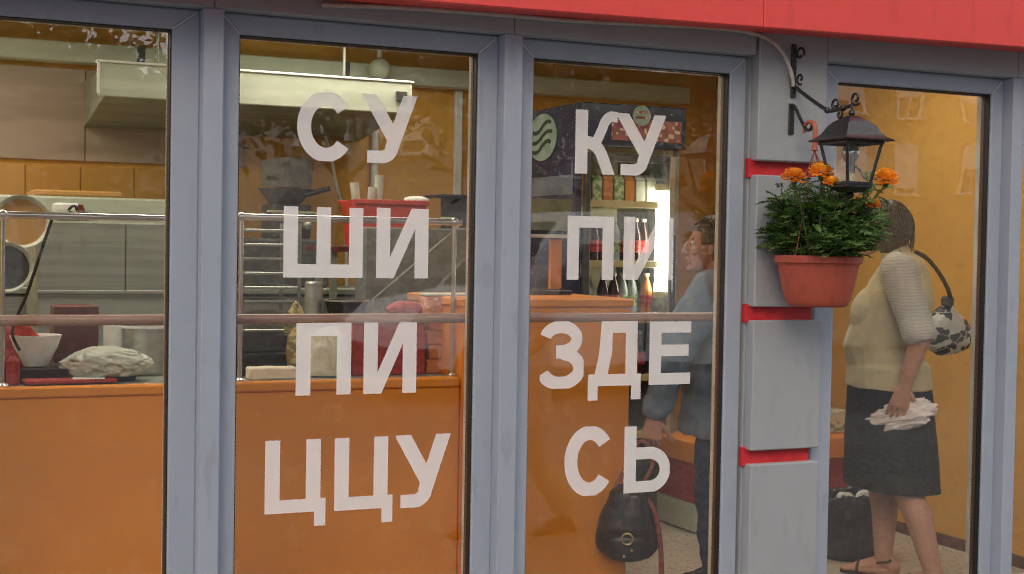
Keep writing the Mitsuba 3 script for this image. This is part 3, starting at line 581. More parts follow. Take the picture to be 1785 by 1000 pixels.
# rack of trays behind the left lettered pane
a, b = (0.484, 1.500, 1.583), (0.713, 1.500, 1.364)
k = thing('tray_rack', 'rack of stacked steel trays, left of the letter sha', 'rack')
n = 9
for i in range(n):
    z = 1.10 + (a[2] - 1.10) * i / (n - 1)
    put(k, 'tray', box(a[0], b[0], 1.50, 1.86, z - .012, z, .003), 'm_steel' if i % 3 else 'm_midgrey')
for x in (a[0] - .017, b[0] + .004):
    for y in (1.52, 1.82):
        put(k, 'upright', box(x, x + .014, y, y + .014, 1.0785, a[2] + .03), 'm_dullsteel')
# roll of yellow dough sheet, steel cylinder, pan
a, b = (0.584, 1.200, 1.381), (0.664, 1.200, 1.237)
sack('paper_bundle', 'crumpled yellow paper bundle standing behind the brown rail', ((a[0] + b[0]) / 2, 1.2, 1.0115), .05, .05, .175, 9, 'm_yellowpaper', cat_='bundle')
plain('m_yellowpaper', proc(lambda p, n, uv: mix((.46, .36, .13), (.20, .14, .06), smoothstep(.45, .6, fbm(p.x * 26, p.y * 26, p.z * 40, 3)))), .55)
a, b = (0.676, 1.250, 1.371), (0.743, 1.250, 1.230)
solo('steel_canister', 'slim steel canister beside the yellow bundle', 'canister', lathe([(0, 0), (.036, 0), (.036, a[2] - 1.02), (.030, a[2] - 1.012), (.0, a[2] - 1.012)], 28, ((a[0] + b[0]) / 2, 1.25, 1.0115)), 'm_steel', 35)
a, b = (0.742, 1.200, 1.307), (0.929, 1.200, 1.236)
k = thing('black_pan', 'black deep pan with steel rim right of the steel canister', 'pan')
put(k, 'body', lathe([(0, 0), (.07, 0), (.088, a[2] - 1.235), (.083, a[2] - 1.235), (.066, .008), (0, .008)], 36, ((a[0] + b[0]) / 2, 1.2, 1.22)), 'm_black', 35)
put(k, 'rim', lathe([(.082, 0), (.092, 0), (.092, .007), (.082, .007)], 36, ((a[0] + b[0]) / 2, 1.2, 1.22 + a[2] - 1.236)), 'm_steel', 35)
put(k, 'stand', box((a[0] + b[0]) / 2 - .08, (a[0] + b[0]) / 2 + .08, 1.12, 1.28, 1.0115, 1.219, .01), 'm_black')
a, b = (1.016, 1.500, 1.602), (1.550, 1.500, 1.226)
k = thing('display_case', 'grey display case with sloping glass at the right of the left lettered pane', 'display case')
put(k, 'body', box(a[0], b[0], 1.52, 1.665, 1.0795, a[2], .006), 'm_midgrey')
put(k, 'sloping_glass', hull([(0.934, 1.160, 1.299), (0.941, 1.165, 1.299), (1.406, 1.160, 1.300), (1.409, 1.166, 1.299), (1.445, 1.500, 1.619), (1.571, 1.500, 1.622), (1.573, 1.506, 1.622)]), 'm_shelfglass')
put(k, 'edge', cat(rod((0.933, 1.157, 1.300), (1.444, 1.497, 1.614), .003), rod((0.933, 1.157, 1.300), ((0.933, 1.157, 1.300)[0], 1.157, 1.0125), .003)), 'm_dullsteel', True)
a, b = (0.932, 1.050, 1.309), (1.090, 1.050, 1.248)
solo('parcel', 'rounded dark red parcel on the red carton just behind the brown rail', 'parcel', lumpy(ball(.06, (b[0] - .06, 1.05, a[2] - .045), (1.3, .8, .55), 4), .010, 12, 2), 'm_redcloth', True)
a, b = (0.777, 0.950, 1.218), (1.076, 0.950, 1.009)
k = thing('red_carton', 'large dark red carton on the counter behind the second letter of the third line', 'box')
put(k, 'body', box(a[0], b[0], .92, 1.16, 1.0115, a[2] - .004, .004), 'm_redcloth')
put(k, 'lid', box(a[0] - .004, b[0] + .004, .915, 1.165, a[2] - .003, a[2] + .014, .003), 'm_maroon')
for i, (x0, x1) in enumerate(((738, 778), (784, 818))):
    a, b = (1.095, 1.000, 1.334), (1.196, 1.000, 1.250); c0 = a[0] + (x0 - 738) / 428; c1 = a[0] + (x1 - 738) / 428; zz = a[2]
    k = thing('sauce_tub', ('left', 'right')[i] + ' clear tub of orange salad behind the brown rail', 'tub')
    cx = (c0 + c1) / 2
    put(k, 'tub', box(cx - .044, cx + .044, .96, 1.05, zz - .095, zz - .012, .008), 'm_salad')
    put(k, 'lid', box(cx - .047, cx + .047, .957, 1.053, zz - .0115, zz - .002, .003), 'm_palegreen')
plain('m_salad', proc(lambda p, n, uv: mix(mix((.62, .27, .12), (.55, .20, .07), noise(p.x * 60, p.y * 60, p.z * 60)), (.70, .45, .30), smoothstep(.6, .7, noise(p.x * 90, p.y * 90, p.z * 90)))), .3)
st = (1.096, 1.000, 1.236)
solo('orange_stand', 'orange brown stack of boxes under the salad tubs', 'boxes', cat(*[box(st[0] + .0 + .01 * (i % 2), st[0] + .175 + .008 * (i % 3), .95, 1.10, 1.0115 + i * .058, 1.0115 + i * .058 + .056, .004) for i in range(4)]), 'm_orangebox')
plain('m_orangebox', grainy((.40, .12, .03), (.50, .18, .05), 14, (1, 1, 3)), .5)
a = (0.676, 0.900, 1.027); sack('plastic_bag', 'pale bag standing on the counter behind the letter П of the third line', (a[0], .93, 1.0115), .085, .06, .125, 21, 'm_bag2')
plain('m_bag2', grainy((.56, .54, .42), (.66, .64, .52), 22), .4)
a, b = (0.354, 0.860, 1.054), (0.534, 0.860, 1.020)
solo('paper_stack', 'stack of cream napkins on the counter edge, left of the third line', 'napkins', lumpy(box(a[0], b[0], .835, .92, 1.0115, a[2] + .004, .006).subdivide().subdivide().subdivide(), .004, 22, 1), 'm_paper')
plain('m_paper', grainy((.62, .56, .42), (.70, .64, .50), 20), .6)
a, b = (0.364, 1.000, 1.255), (0.492, 1.000, 1.204)
k = thing('serving_tray', 'oval steel tray lying on black boxes near the post', 'tray')
put(k, 'dish', shift(turn(lathe([(0, .0), (.10, 0), (.13, .018), (.135, .018), (.104, -.004), (0, -.004)], 36), -10, (1, 0, 0)), (a[0] + b[0]) / 2 + .01, 1.12, a[2] - .03), 'm_steel', 35)
solo('black_boxes', 'heap of black and maroon boxes under the steel tray', 'boxes', cat(box(a[0] - .03, a[0] + .22, 1.0, 1.2, 1.0115, 1.10, .006), turn(box(a[0] - .01, a[0] + .20, 1.02, 1.2, 1.1015, 1.17, .006), 5, (0, 0, 1), (a[0] + .1, 1.1, 1.1))), 'm_black')
solo('maroon_tray', 'low maroon tray in front of the black boxes', 'tray', box((0.370, 0.950, 1.072)[0], (0.555, 0.950, 1.069)[0], .945, .99, 1.0115, 1.045, .004), 'm_maroon')
c = (0.580, 1.000, 1.136); sack('bread_bag', 'yellowish bag of rolls on the black boxes left of the third line', (c[0], .97, 1.0465), .06, .045, .10, 31, 'm_yellowpaper')

# ------------------------------------------------------------------ behind the right lettered pane
a, b = (1.607, 1.150, 1.733), (1.821, 1.150, 1.600)
k = thing('cash_register', 'grey green cash register screen standing on the raised desk', 'cash register')
put(k, 'screen_back', hull([(x, y, z) for x in (a[0] - .03, b[0]) for y, z in ((1.12, a[2]), (1.14, b[2]), (1.16, a[2] + .002), (1.20, b[2]))]), 'm_register')
put(k, 'hinge', box(a[0] + .02, b[0] - .03, 1.15, 1.19, b[2] - .035, b[2] - .001, .003), 'm_black')
put(k, 'arm', box((1.741, 1.170, 1.504)[0], (1.794, 1.170, 1.504)[0], 1.16, 1.185, 1.345, b[2] - .036, .003), 'm_orange')
put(k, 'base', box(a[0] + .01, b[0] - .01, 1.08, 1.30, 1.3235, 1.344, .005), 'm_black')
put(k, 'ledge', box(a[0] - .02, b[0] - .005, 1.10, 1.14, (1.691, 1.120, 1.567)[2], (1.691, 1.120, 1.582)[2], .001), 'm_white')
plain('m_register', grainy((.22, .25, .15), (.28, .31, .19), 14), .4)
# ------------------------------------------------------------------ drinks cooler behind the right lettered pane
ck = thing('drinks_cooler', 'dark blue drinks cooler with round wave emblem, shelves of bottles and a lit tube', 'cooler')
X0, X1, Y0, Y1, ZC0, ZC1 = 2.289, 2.90, 2.00, 2.68, .10, 2.262
ZH = (2.310, 2.000, 2.045)[2]                           # lower edge of the header
plain('m_blue', proc(lambda p, n, uv: mix(mix((.022, .026, .065), (.032, .036, .085), fbm(p.x * 8, p.y * 8, p.z * 8, 3)), (.16, .18, .27), smoothstep(.79, .83, noise(p.x * 85, p.y * 85, p.z * 85)))), .3)
plain('m_bluegrey', grainy((.10, .13, .17), (.15, .18, .23), 10), .35)
plain('m_emblem', grainy((.20, .29, .245), (.29, .37, .32), 14), .4)
plain('m_emblemdark', (.035, .055, .045), .4)
plain('m_shelfwire', (.46, .40, .20), .35)
plain('m_coolerwhite', grainy((.46, .42, .25), (.54, .49, .31), 5), .5)
put(ck, 'side', box(X0, X0 + .04, Y0 + .03, Y1, ZC0, ZC1, .004), 'm_blue')
put(ck, 'side', box(X1 - .04, X1, Y0 + .03, Y1, ZC0, ZC1, .004), 'm_midgrey')
put(ck, 'back', box(X0 + .041, X1 - .041, Y1 - .05, Y1, ZC0 + .3, ZH), 'm_coolerwhite')
put(ck, 'header', box(X0 + .001, X1 - .001, Y0 - .03, Y0 + .028, ZH, ZC1, .006), 'm_blue', label='dark blue header panel with a small round emblem and a band of fruit colours')
put(ck, 'top', box(X0 + .041, X1 - .041, Y0 + .03, Y1 - .001, ZC1 - .04, ZC1 - .004), 'm_blue')
put(ck, 'header_floor', box(X0 + .041, X1 - .041, Y0 + .03, Y1 - .051, ZH - .03, ZH), 'm_coolerwhite')
put(ck, 'base', box(X0 + .041, X1 - .041, Y0 + .04, Y1 - .001, ZC0 + .03, ZC0 + .30, .004), 'm_darkgrey')
put(ck, 'stripe', box(X0 - .003, X0 - .0005, Y0 + .05, Y1 - .02, 1.80, 1.90), 'm_bluegrey')
# emblem on the side: oval disc with three dark wavy bands
ey, ez = 2.42, (2.091, 2.000, 2.081)[2] + .03
def side_shape(poly, x):                           # outline in (y, z), seen from -x
    return cat(*[trimesh.Trimesh(np.stack([np.full(len(v), x), -v[:, 0], v[:, 1]], 1), f, process=False) for v, f in (trimesh.creation.triangulate_polygon(g, engine='earcut') for g in getattr(poly, 'geoms', [poly]))])
disc = affinity.scale(Point(-ey, ez).buffer(.178, 48), 1.0, .70)
em = put(ck, 'emblem', trimesh.creation.extrude_polygon(disc, .006, engine='earcut'), 'm_emblem', label='round pale green emblem with three dark wavy bands')
mm = trimesh.creation.extrude_polygon(disc, .006, engine='earcut'); v = mm.vertices
scene[em] = mikit.ply(trimesh.Trimesh(np.stack([X0 - .001 - v[:, 2], -v[:, 0], v[:, 1]], 1), mm.faces, process=False), 'm_emblem')
for i, dz in enumerate((.052, .0, -.052)):
    s = np.linspace(-1, 1, 30); w = .105 if i != 1 else .12
    ln = LineString(np.stack([-ey + s * w, ez + dz + (.022 * s + .014 * np.sin(s * 3.0))], 1)).buffer(.0105)
    put(ck, 'wave_band', side_shape(ln, X0 - .0088), 'm_emblemdark')
# header front: small emblem, reddish band, pale marks
hz = (ZH + ZC1) / 2
plain('m_fruit', proc(lambda p, n, uv: mix(mix((.16, .03, .05), (.35, .13, .12), noise(p.x * 26, 3, p.z * 26)), (.55, .45, .34), smoothstep(.68, .74, noise(p.x * 55, 1, p.z * 45)))), .35)
put(ck, 'picture_band', box(X0 + .17, X1 - .03, Y0 - .0335, Y0 - .0305, hz - .075, hz + .035), 'm_fruit')
put(ck, 'small_emblem', shift(turn(lathe([(0, 0), (.052, 0), (.052, .004), (0, .004)], 36), 90, (1, 0, 0)), X0 + .34, Y0 - .034, hz + .055), 'm_emblem')
for dz in (.018, -.010):
    put(ck, 'small_wave', box(X0 + .305, X0 + .375, Y0 - .0398, Y0 - .0382, hz + .055 + dz - .006, hz + .055 + dz + .006, .0005), 'm_fruit')
# door frame, shelves, tube
for n_, a in (('door_frame', (X0 + .042, X0 + .075)), ('door_frame', (X1 - .075, X1 - .042))):
    put(ck, n_, box(a[0], a[1], Y0 - .005, Y0 + .028, ZC0 + .30, ZH - .032, .004), 'm_darkgrey' if a[0] < 2.5 else 'm_steel')
put(ck, 'door_frame', cat(box(X0 + .076, X1 - .076, Y0 - .005, Y0 + .028, ZC0 + .30, ZC0 + .345, .004), box(X0 + .076, X1 - .076, Y0 - .005, Y0 + .028, ZH - .075, ZH - .032, .004)), 'm_darkgrey')
put(ck, 'handle', box(X1 - .064, X1 - .05, Y0 - .035, Y0 - .006, 1.2, 1.6, .004), 'm_black')
sz = [(2.584, 2.100, 1.766)[2], (2.591, 2.100, 1.456)[2], (2.595, 2.100, 1.273)[2], (2.600, 2.100, 1.028)[2]]
sz = [1.762, 1.452, 1.165, .86, .56]
for z in sz:
    put(ck, 'shelf', box(X0 + .045, X1 - .045, Y0 + .06, Y1 - .06, z - .012, z, .002), 'm_shelfwire')
    put(ck, 'price_strip', box(X0 + .05, X1 - .11, Y0 + .048, Y0 + .058, z - .022, z + .014, .002), 'm_shelfwire')
tx = X1 - .088
mat('m_tube', {'type': 'diffuse', 'reflectance': rgb((.8, .8, .8))})
k = put(ck, 'tube', rod((tx, Y0 + .062, 1.31), (tx, Y0 + .062, 1.83), .030, 20), 'm_tube', True, label='lit white upright tube inside the door', emitter={'type': 'area', 'radiance': rgb((TUBE_LAMP, TUBE_LAMP * .97, TUBE_LAMP * .80))})
put(ck, 'tube_holder', cat(box(tx - .026, tx + .026, Y0 + .036, Y0 + .088, 1.832, 1.87, .004), box(tx - .026, tx + .026, Y0 + .036, Y0 + .088, 1.27, 1.308, .004)), 'm_coolerwhite')
# bottles and cartons
plain('m_cola', (.035, .012, .008), .12, .6)
plain('m_juice', (.42, .16, .03), .2, .6)
plain('m_water', (.30, .36, .36), .15, .6)
plain('m_labelred', grainy((.32, .022, .022), (.42, .09, .07), 70), .4)
plain('m_labelgreen', grainy((.10, .22, .07), (.45, .50, .30), 60), .4)
plain('m_cap', (.55, .50, .42), .4)
BODY = lathe([(0, 0), (.030, 0), (.032, .01), (.032, .135), (.026, .165), (.0125, .205), (.0125, .222), (0, .222)], 18)
LABEL = lathe([(.0325, .055), (.0328, .056), (.0328, .118), (.0325, .119)], 18)
CAP = lathe([(.0135, .216), (.0145, .217), (.0145, .234), (0, .235)], 14)
rows = [(1.452, 7, .222, 'upper'), (1.165, 7, .222, 'middle'), (.86, 7, .222, 'lower')]
NTH = ['first', 'second', 'third', 'fourth', 'fifth', 'sixth', 'seventh']
KIND = {'m_cola': 'dark with red label', 'm_juice': 'orange with red label', 'm_water': 'clear with green label'}
kinds = ['m_cola', 'm_cola', 'm_juice', 'm_water']
for z, n, h, nm in rows:
    for j in range(n):
        x = X0 + .105 + j * .062 + .012 * (rng.random() - .5)
        kd = kinds[int(rng.integers(4))]; lb = 'm_labelgreen' if kd == 'm_water' else 'm_labelred'
        k = thing('bottle', f'{NTH[j]} bottle from the left on the {nm} bottle shelf, {KIND[kd]}', 'bottle', f'bottles on the {nm} shelf of the cooler')
        o = (x, Y0 + .12 + .06 * rng.random(), z + .001)
        put(k, 'body', shift(BODY, *o), kd, 35); put(k, 'label', shift(LABEL, *o), lb, True); put(k, 'cap', shift(CAP, *o), 'm_cap', 35)
for j in range(7):
    x = X0 + .10 + j * .064; c = ('m_labelred', 'm_juice', 'm_orangebox', 'm_labelgreen')[int(rng.integers(4))] if j < 5 else 'm_palegreen'
    k = thing('juice_carton', f'{NTH[j]} drink carton from the left on the top shelf of the cooler', 'carton', 'cartons on the top shelf of the cooler')
    put(k, 'body', box(x - .028, x + .028, Y0 + .10, Y0 + .16, 1.7635, 1.885, .003), c)
    put(k, 'gable', hull([(x - .028, Y0 + .10, 1.886), (x + .028, Y0 + .10, 1.886), (x - .028, Y0 + .16, 1.886), (x + .028, Y0 + .16, 1.886), (x - .026, Y0 + .128, 1.915), (x + .026, Y0 + .128, 1.915), (x - .026, Y0 + .132, 1.915), (x + .026, Y0 + .132, 1.915)]), c)

# low bench cabinet along the right of the room
bn = thing('bench_cabinet', 'low cabinet with orange top, red band and white base behind the two customers', 'cabinet')
put(bn, 'top', box(2.80, 3.835, 1.62, 2.10, .452, .56, .006), 'm_orange')
for a, b in ((2.81, 3.15), (3.153, 3.49), (3.493, 3.83)):
    put(bn, 'red_panel', box(a, b, 1.645, 1.665, .255, .45, .003), 'm_redcloth')
    put(bn, 'base_panel', box(a, b, 1.66, 1.68, .11, .252, .003), 'm_palegreen')
put(bn, 'red_panel', box(2.806, 2.826, 1.667, 2.088, .255, .45, .003), 'm_redcloth'); put(bn, 'base_panel', box(2.808, 2.828, 1.682, 2.088, .11, .252, .003), 'm_palegreen')
put(bn, 'carcass', box(2.83, 3.82, 1.682, 2.09, .10, .451), 'm_darkgrey')
a, b = (3.671, 1.800, 0.681), (3.836, 1.800, 0.574)
solo('flower_napkins', 'pale flowered packet on the orange bench top beside the black skirt', 'packet', box(a[0] - .08, b[0], 1.75, 1.9, .5615, a[2], .008), 'm_floral')
plain('m_floral', proc(lambda p, n, uv: mix((.60, .58, .42), (.22, .26, .16), smoothstep(.55, .62, fbm(p.x * 55, p.y * 55, p.z * 55, 2)))), .5)
plain('m_binbag', proc(lambda p, n, uv: mix((.012, .012, .015), (.03, .03, .036), fbm(p.x * 20, p.y * 20, p.z * 20, 3))), .28, .6)
c = (3.247, 1.000, 0.124)
k = thing('bin_bag', 'black bin lined with a black bag, paper sticking out, beside the woman\'s legs', 'bin')
bb = lathe([(0, 0), (.13, 0), (.150, .02), (.168, .10), (.176, .20), (.176, .29), (.168, .35), (.176, .39), (.170, .41), (.155, .39), (.150, .33), (0, .31)], 72, (c[0], 1.0, .100)).subdivide().subdivide()
vv = bb.vertices.copy(); aa = np.arctan2(vv[:, 1] - 1.0, vv[:, 0] - c[0]); hh = (vv[:, 2] - .1) / .41
ff = meshkit.fbm(np.stack([np.cos(aa) * 2.2, np.sin(aa) * 2.2, hh * 2.5 + np.sin(aa * 2)], 1) + 3, 4, 3) - .5; rr = np.abs(meshkit.fbm(np.stack([np.cos(aa) * 3.5, np.sin(aa) * 3.5, hh * 4], 1), 3, 8) - .5)
sc = 1 + (.22 * ff - .30 * rr) * np.clip(hh * 6, 0, 1); vv[:, 0] = c[0] + (vv[:, 0] - c[0]) * sc; vv[:, 1] = 1.0 + (vv[:, 1] - 1.0) * sc; vv[:, 2] += np.clip(hh - .7, 0, 1) * .12 * (meshkit.fbm(np.stack([np.cos(aa) * 3, np.sin(aa) * 3, aa * 0], 1), 3, 4) - .5) * 2
vv[:, 2] = .1 + (vv[:, 2] - .1) * .74
bb.vertices = vv; put(k, 'bag', bb, 'm_binbag', True)
for i, (dx, dy, s) in enumerate(((-.10, -.09, .035), (.0, -.11, .045))):
    q = ball(s, (c[0] + dx, 1.0 + dy, .398), (1.2, .8, .8), 2); put(k, 'paper_scrap', lumpy(q, .012, 22, 9 + i, 3), 'm_white', False)
# ------------------------------------------------------------------ lantern and its bracket on the column
wb = thing('lantern_bracket', 'black wrought iron bracket with scrolls holding the lantern', 'bracket')
bx = (2.152, -0.012, 2.236)[0]
def scroll(c, r, a0, turns, plane_n, grow=.35, n=26, flip=1):
    """spiral in the vertical plane that contains -y"""
    t = np.linspace(0, 1, n); a = np.radians(a0) + flip * t * turns * 2 * np.pi; rr = r * (1 - (1 - grow) * t)
    return np.stack([np.full(n, c[0]), c[1] + rr * np.cos(a), c[2] + rr * np.sin(a)], 1)
put(wb, 'wall_bar', box(bx - .010, bx + .010, -.014, -.0035, 2.09, 2.285, .002), 'm_blackiron')
put(wb, 'bolt', cat(*[shift(turn(lathe([(0, 0), (.008, 0), (.007, .005), (0, .006)], 12), 90, (1, 0, 0)), bx, -.0142, z) for z in (2.115, 2.26)]), 'm_blackiron')
ax, lz = bx, (2.165, -0.350, 2.047)[2]
arm = [(bx, -.012, 2.135), (bx, -.06, 2.105), (bx, -.14, 2.062), (bx, -.215, 2.026), (bx, -.245, 2.022), (bx, -.30, 2.026), (bx, -.352, 2.032)]
put(wb, 'arm', tube(spline(arm, 8), .0068, 10), 'm_blackiron', True)
put(wb, 'scroll', tube(scroll((bx, -.050, 2.155), .022, -110, .95, 0), .0045, 8), 'm_blackiron', True)
put(wb, 'scroll', tube(scroll((bx, -.046, 2.245), .026, 200, -1.0, 0), .0045, 8), 'm_blackiron', True)
put(wb, 'scroll', tube(scroll((bx, -.262, 2.044), .022, -80, 1.1, 0), .0045, 8), 'm_blackiron', True)
put(wb, 'scroll', tube(scroll((bx, -.372, 2.054), .025, -140, 1.15, 0), .0048, 8), 'm_blackiron', True)
put(wb, 'scroll', tube(scroll((bx, -.285, 2.006), .018, 80, 1.0, 0), .0045, 8), 'm_blackiron', True)
for y, z in ((-.215, 2.026), (-.305, 2.027)): put(wb, 'bead', ball(.0115, (bx, y, z), sub=2), 'm_blackiron', True)

ln = thing('lantern', 'black square glass lantern with flared roof, hanging just above the flower pot', 'lantern')
lx, ly = bx, -.352
zr0, zr1, zb0, zb1 = 1.907, 1.995, 1.762, 1.900        # roof and body
put(ln, 'finial', lathe([(0, .038), (.004, .037), (.005, .024), (.010, .018), (.012, .010), (.007, .003), (.018, 0), (0, 0)], 16, (lx, ly, zr1 - .001)), 'm_blackiron', 30)
prof = [(.102, zr0), (.105, zr0 + .004), (.085, zr0 + .014), (.071, zr0 + .030), (.060, zr0 + .050), (.045, zr0 + .068), (.026, zr0 + .081), (.012, zr1 + .001), (0, zr1 + .002)]
pv, pf = [], []
for s, z in prof[:-1]: pv += [(lx - s, ly - s, z), (lx + s, ly - s, z), (lx + s, ly + s, z), (lx - s, ly + s, z)]
for i in range(len(prof) - 2):
    for j in range(4):
        q = (j + 1) % 4; pf += [(i * 4 + j, i * 4 + q, i * 4 + 4 + q), (i * 4 + j, i * 4 + 4 + q, i * 4 + 4 + j)]
e = len(pv) - 4; pf += [(e, e + 1, e + 2), (e, e + 2, e + 3), (0, 2, 1), (0, 3, 2)]
put(ln, 'roof', trimesh.Trimesh(pv, pf, process=False), 'm_lanternroof', 28)
plain('m_lanternroof', grainy((.016, .016, .018), (.030, .029, .031), 180), .30, .7)
wt, wb_ = .074, .047                                  # half widths of the body at top and bottom
for sx in (-1, 1):
    for sy in (-1, 1):
        put(ln, 'corner_bar', rod((lx + sx * wt, ly + sy * wt, zb1 + .006), (lx + sx * wb_, ly + sy * wb_, zb0), .0055, 8), 'm_blackiron', True)
def frame_ring(s, z0, z1, w):
    return cat(box(lx - s, lx + s, ly - s, ly - s + w, z0, z1, .001), box(lx - s, lx + s, ly + s - w, ly + s, z0, z1, .001), box(lx - s, lx - s + w, ly - s + w, ly + s - w, z0, z1, .001), box(lx + s - w, lx + s, ly - s + w, ly + s - w, z0, z1, .001))
put(ln, 'top_frame', frame_ring(wt + .006, zb1 - .004, zb1 + .006, .012), 'm_blackiron')
put(ln, 'bottom_frame', frame_ring(wb_ + .007, zb0 - .004, zb0 + .006, .012), 'm_blackiron')
put(ln, 'base', hull([(lx + sx * s, ly + sy * s, z) for sx in (-1, 1) for sy in (-1, 1) for s, z in ((.053, zb0 - .005), (.053, zb0 - .012), (.030, zb0 - .030))]), 'm_blackiron')
put(ln, 'knob', lathe([(0, -.052), (.012, -.046), (.016, -.036), (.010, -.030), (0, -.029)], 16, (lx, ly, zb0 - .001)), 'm_blackiron', 40)
mat('m_lanternglass', {'type': 'thindielectric', 'int_ior': 1.5})
for j in range(4):
    c0, c1 = [(-1, -1), (1, -1), (1, 1), (-1, 1)][j], [(1, -1), (1, 1), (-1, 1), (-1, -1)][j]
    put(ln, 'glass', trimesh.Trimesh([(lx + c0[0] * wb_, ly + c0[1] * wb_, zb0 + .004), (lx + c1[0] * wb_, ly + c1[1] * wb_, zb0 + .004), (lx + c1[0] * wt, ly + c1[1] * wt, zb1), (lx + c0[0] * wt, ly + c0[1] * wt, zb1)], [(0, 1, 2), (0, 2, 3)], process=False), 'm_lanternglass')
k = put(ln, 'bulb', lathe([(0, .0), (.010, .0), (.011, .02), (.016, .035), (.028, .058), (.030, .075), (.022, .096), (.0, .104)], 24, (lx, ly, zb0 + .035)), 'm_bulb', True)
mat('m_bulb', {'type': 'twosided', 'b': {'type': 'principled', 'base_color': rgb((.50, .50, .48)), 'roughness': .08, 'metallic': .75}})
put(ln, 'socket', lathe([(0, 0), (.016, 0), (.016, .034), (0, .035)], 18, (lx, ly, zb0 + .001)), 'm_coolerwhite', 40)

# ------------------------------------------------------------------ bracket, hook, pot and marigolds
fb = thing('pot_bracket', 'small black flat iron bracket under the lantern arm that carries the flower pot', 'bracket')
fx = (2.147, -0.010, 2.089)[0]
put(fb, 'wall_plate', box(fx - .011, fx + .011, -.012, -.0035, 1.955, 2.068, .002), 'm_blackiron')
put(fb, 'arm', tube(spline([(fx, -.012, 2.060), (fx, -.03, 2.052), (fx, -.065, 2.006), (fx, -.10, 1.968), (fx, -.125, 1.965), (fx, -.135, 1.98)], 6), .0062, 8), 'm_blackiron', True)
px_, py_ = 2.166, -.164
pt = thing('flower_pot', 'terracotta coloured hanging flower pot with round rim on the grey column', 'flower pot')
pz0, pz1 = 1.330, 1.512
def oval(prof, n=72): return lathe(prof, n, (px_, py_, 0))
flute = oval([(.0, pz0), (.094, pz0), (.105, pz0 + .005), (.114, pz0 + .025), (.125, pz0 + .06), (.134, pz0 + .10), (.141, pz0 + .14), (.143, pz1 - .034), (.146, pz1 - .028), (.154, pz1 - .025), (.1555, pz1 - .004), (.152, pz1), (.147, pz1 - .003), (.135, pz1 - .03), (.125, pz1 - .06), (0, pz1 - .06)], 96)
v = flute.vertices.copy(); a = np.arctan2(v[:, 1] - py_, v[:, 0] - px_); w = (v[:, 2] > pz0 + .01) & (v[:, 2] < pz1 - .034)
g = np.where(w, .0012 * np.cos(a * 24), 0); v[:, 0] += g * np.cos(a); v[:, 1] += g * np.sin(a); flute.vertices = v
put(pt, 'shell', flute, 'm_terracotta', 40)
put(pt, 'soil', lumpy(lathe([(0, pz1 - .012), (.07, pz1 - .014), (.125, pz1 - .022), (.134, pz1 - .03)], 48, (px_, py_, 0)), .006, 60, 3), 'm_soil', True)
hook = (2.148, -0.120, 2.007)
hk = put(pt, 'hook', tube(spline([(fx + .002, -.085, 1.955), (fx + .002, -.09, 1.982), (fx + .004, -.115, 1.994), (fx + .006, -.140, 1.980), (fx + .008, -.145, 1.945), (fx + .008, -.142, 1.905), (fx + .008, -.142, 1.888)], 6), np.concatenate([np.linspace(.006, .009, 25), np.linspace(.009, .012, 12)]), 10), 'm_hook', True, label='reddish plastic hook of the flower pot')
for a in (20, 140, 200, 320):
    e = (px_ + .142 * math.cos(math.radians(a)), py_ + .142 * math.sin(math.radians(a)), pz1 - .002)
    put(pt, 'cord', rod((fx + .008, -.142, 1.890), e, .0022, 6), 'm_cord', True)
plain('m_cord', (.30, .075, .05), .5)
plain('m_stem', (.06, .11, .03), .6)
mat('m_marileaf', {'type': 'twosided', 'b': {'type': 'principled', 'base_color': proc(lambda p, n, uv: mix(mix((.028, .075, .014), (.105, .20, .045), noise(p.x * 30, p.y * 30, p.z * 30)), (.20, .20, .06), smoothstep(.78, .82, noise(p.x * 45, p.y * 45, p.z * 45)))), 'roughness': .5, 'specular': .4}})
mg = thing('marigold_plant', 'bushy marigold plant with orange flowers growing in the hanging pot', 'plant')
g = np.random.default_rng(11)
LV, LF = [], []
def leaflet(c, d, u, L, W):
    n = np.cross(d, u); n /= np.linalg.norm(n) + 1e-9; b = len(LV)
    LV.extend([c, c + d * L * .45 + u * W + n * W * .3, c + d * L - n * W * .8, c + d * L * .45 - u * W + n * W * .3]); LF.extend([(b, b + 1, b + 2), (b, b + 2, b + 3)])
def leaf(base, d, L):
    """pinnate leaf: leaflets in pairs along a drooping midrib"""
    d = d / np.linalg.norm(d); s = np.cross(d, [0, 0, 1.0]); s /= np.linalg.norm(s) + 1e-9; p = np.array(base, float); n = 6
    for i in range(n):
        t = i / (n - 1); p = p + d * L / n; d = d + np.array([0, 0, -.13 * t]); d /= np.linalg.norm(d)
        l = L * (.42 - .18 * abs(t - .4))
        for sg in (-1, 1):
            dd = d * .62 + s * sg * .8 + np.array([0, 0, g.normal(0, .12)]); dd /= np.linalg.norm(dd)
            leaflet(p, dd, d, l, l * .25)
    leaflet(p, d, s, L * .34, L * .07)
stems, tips = [], []
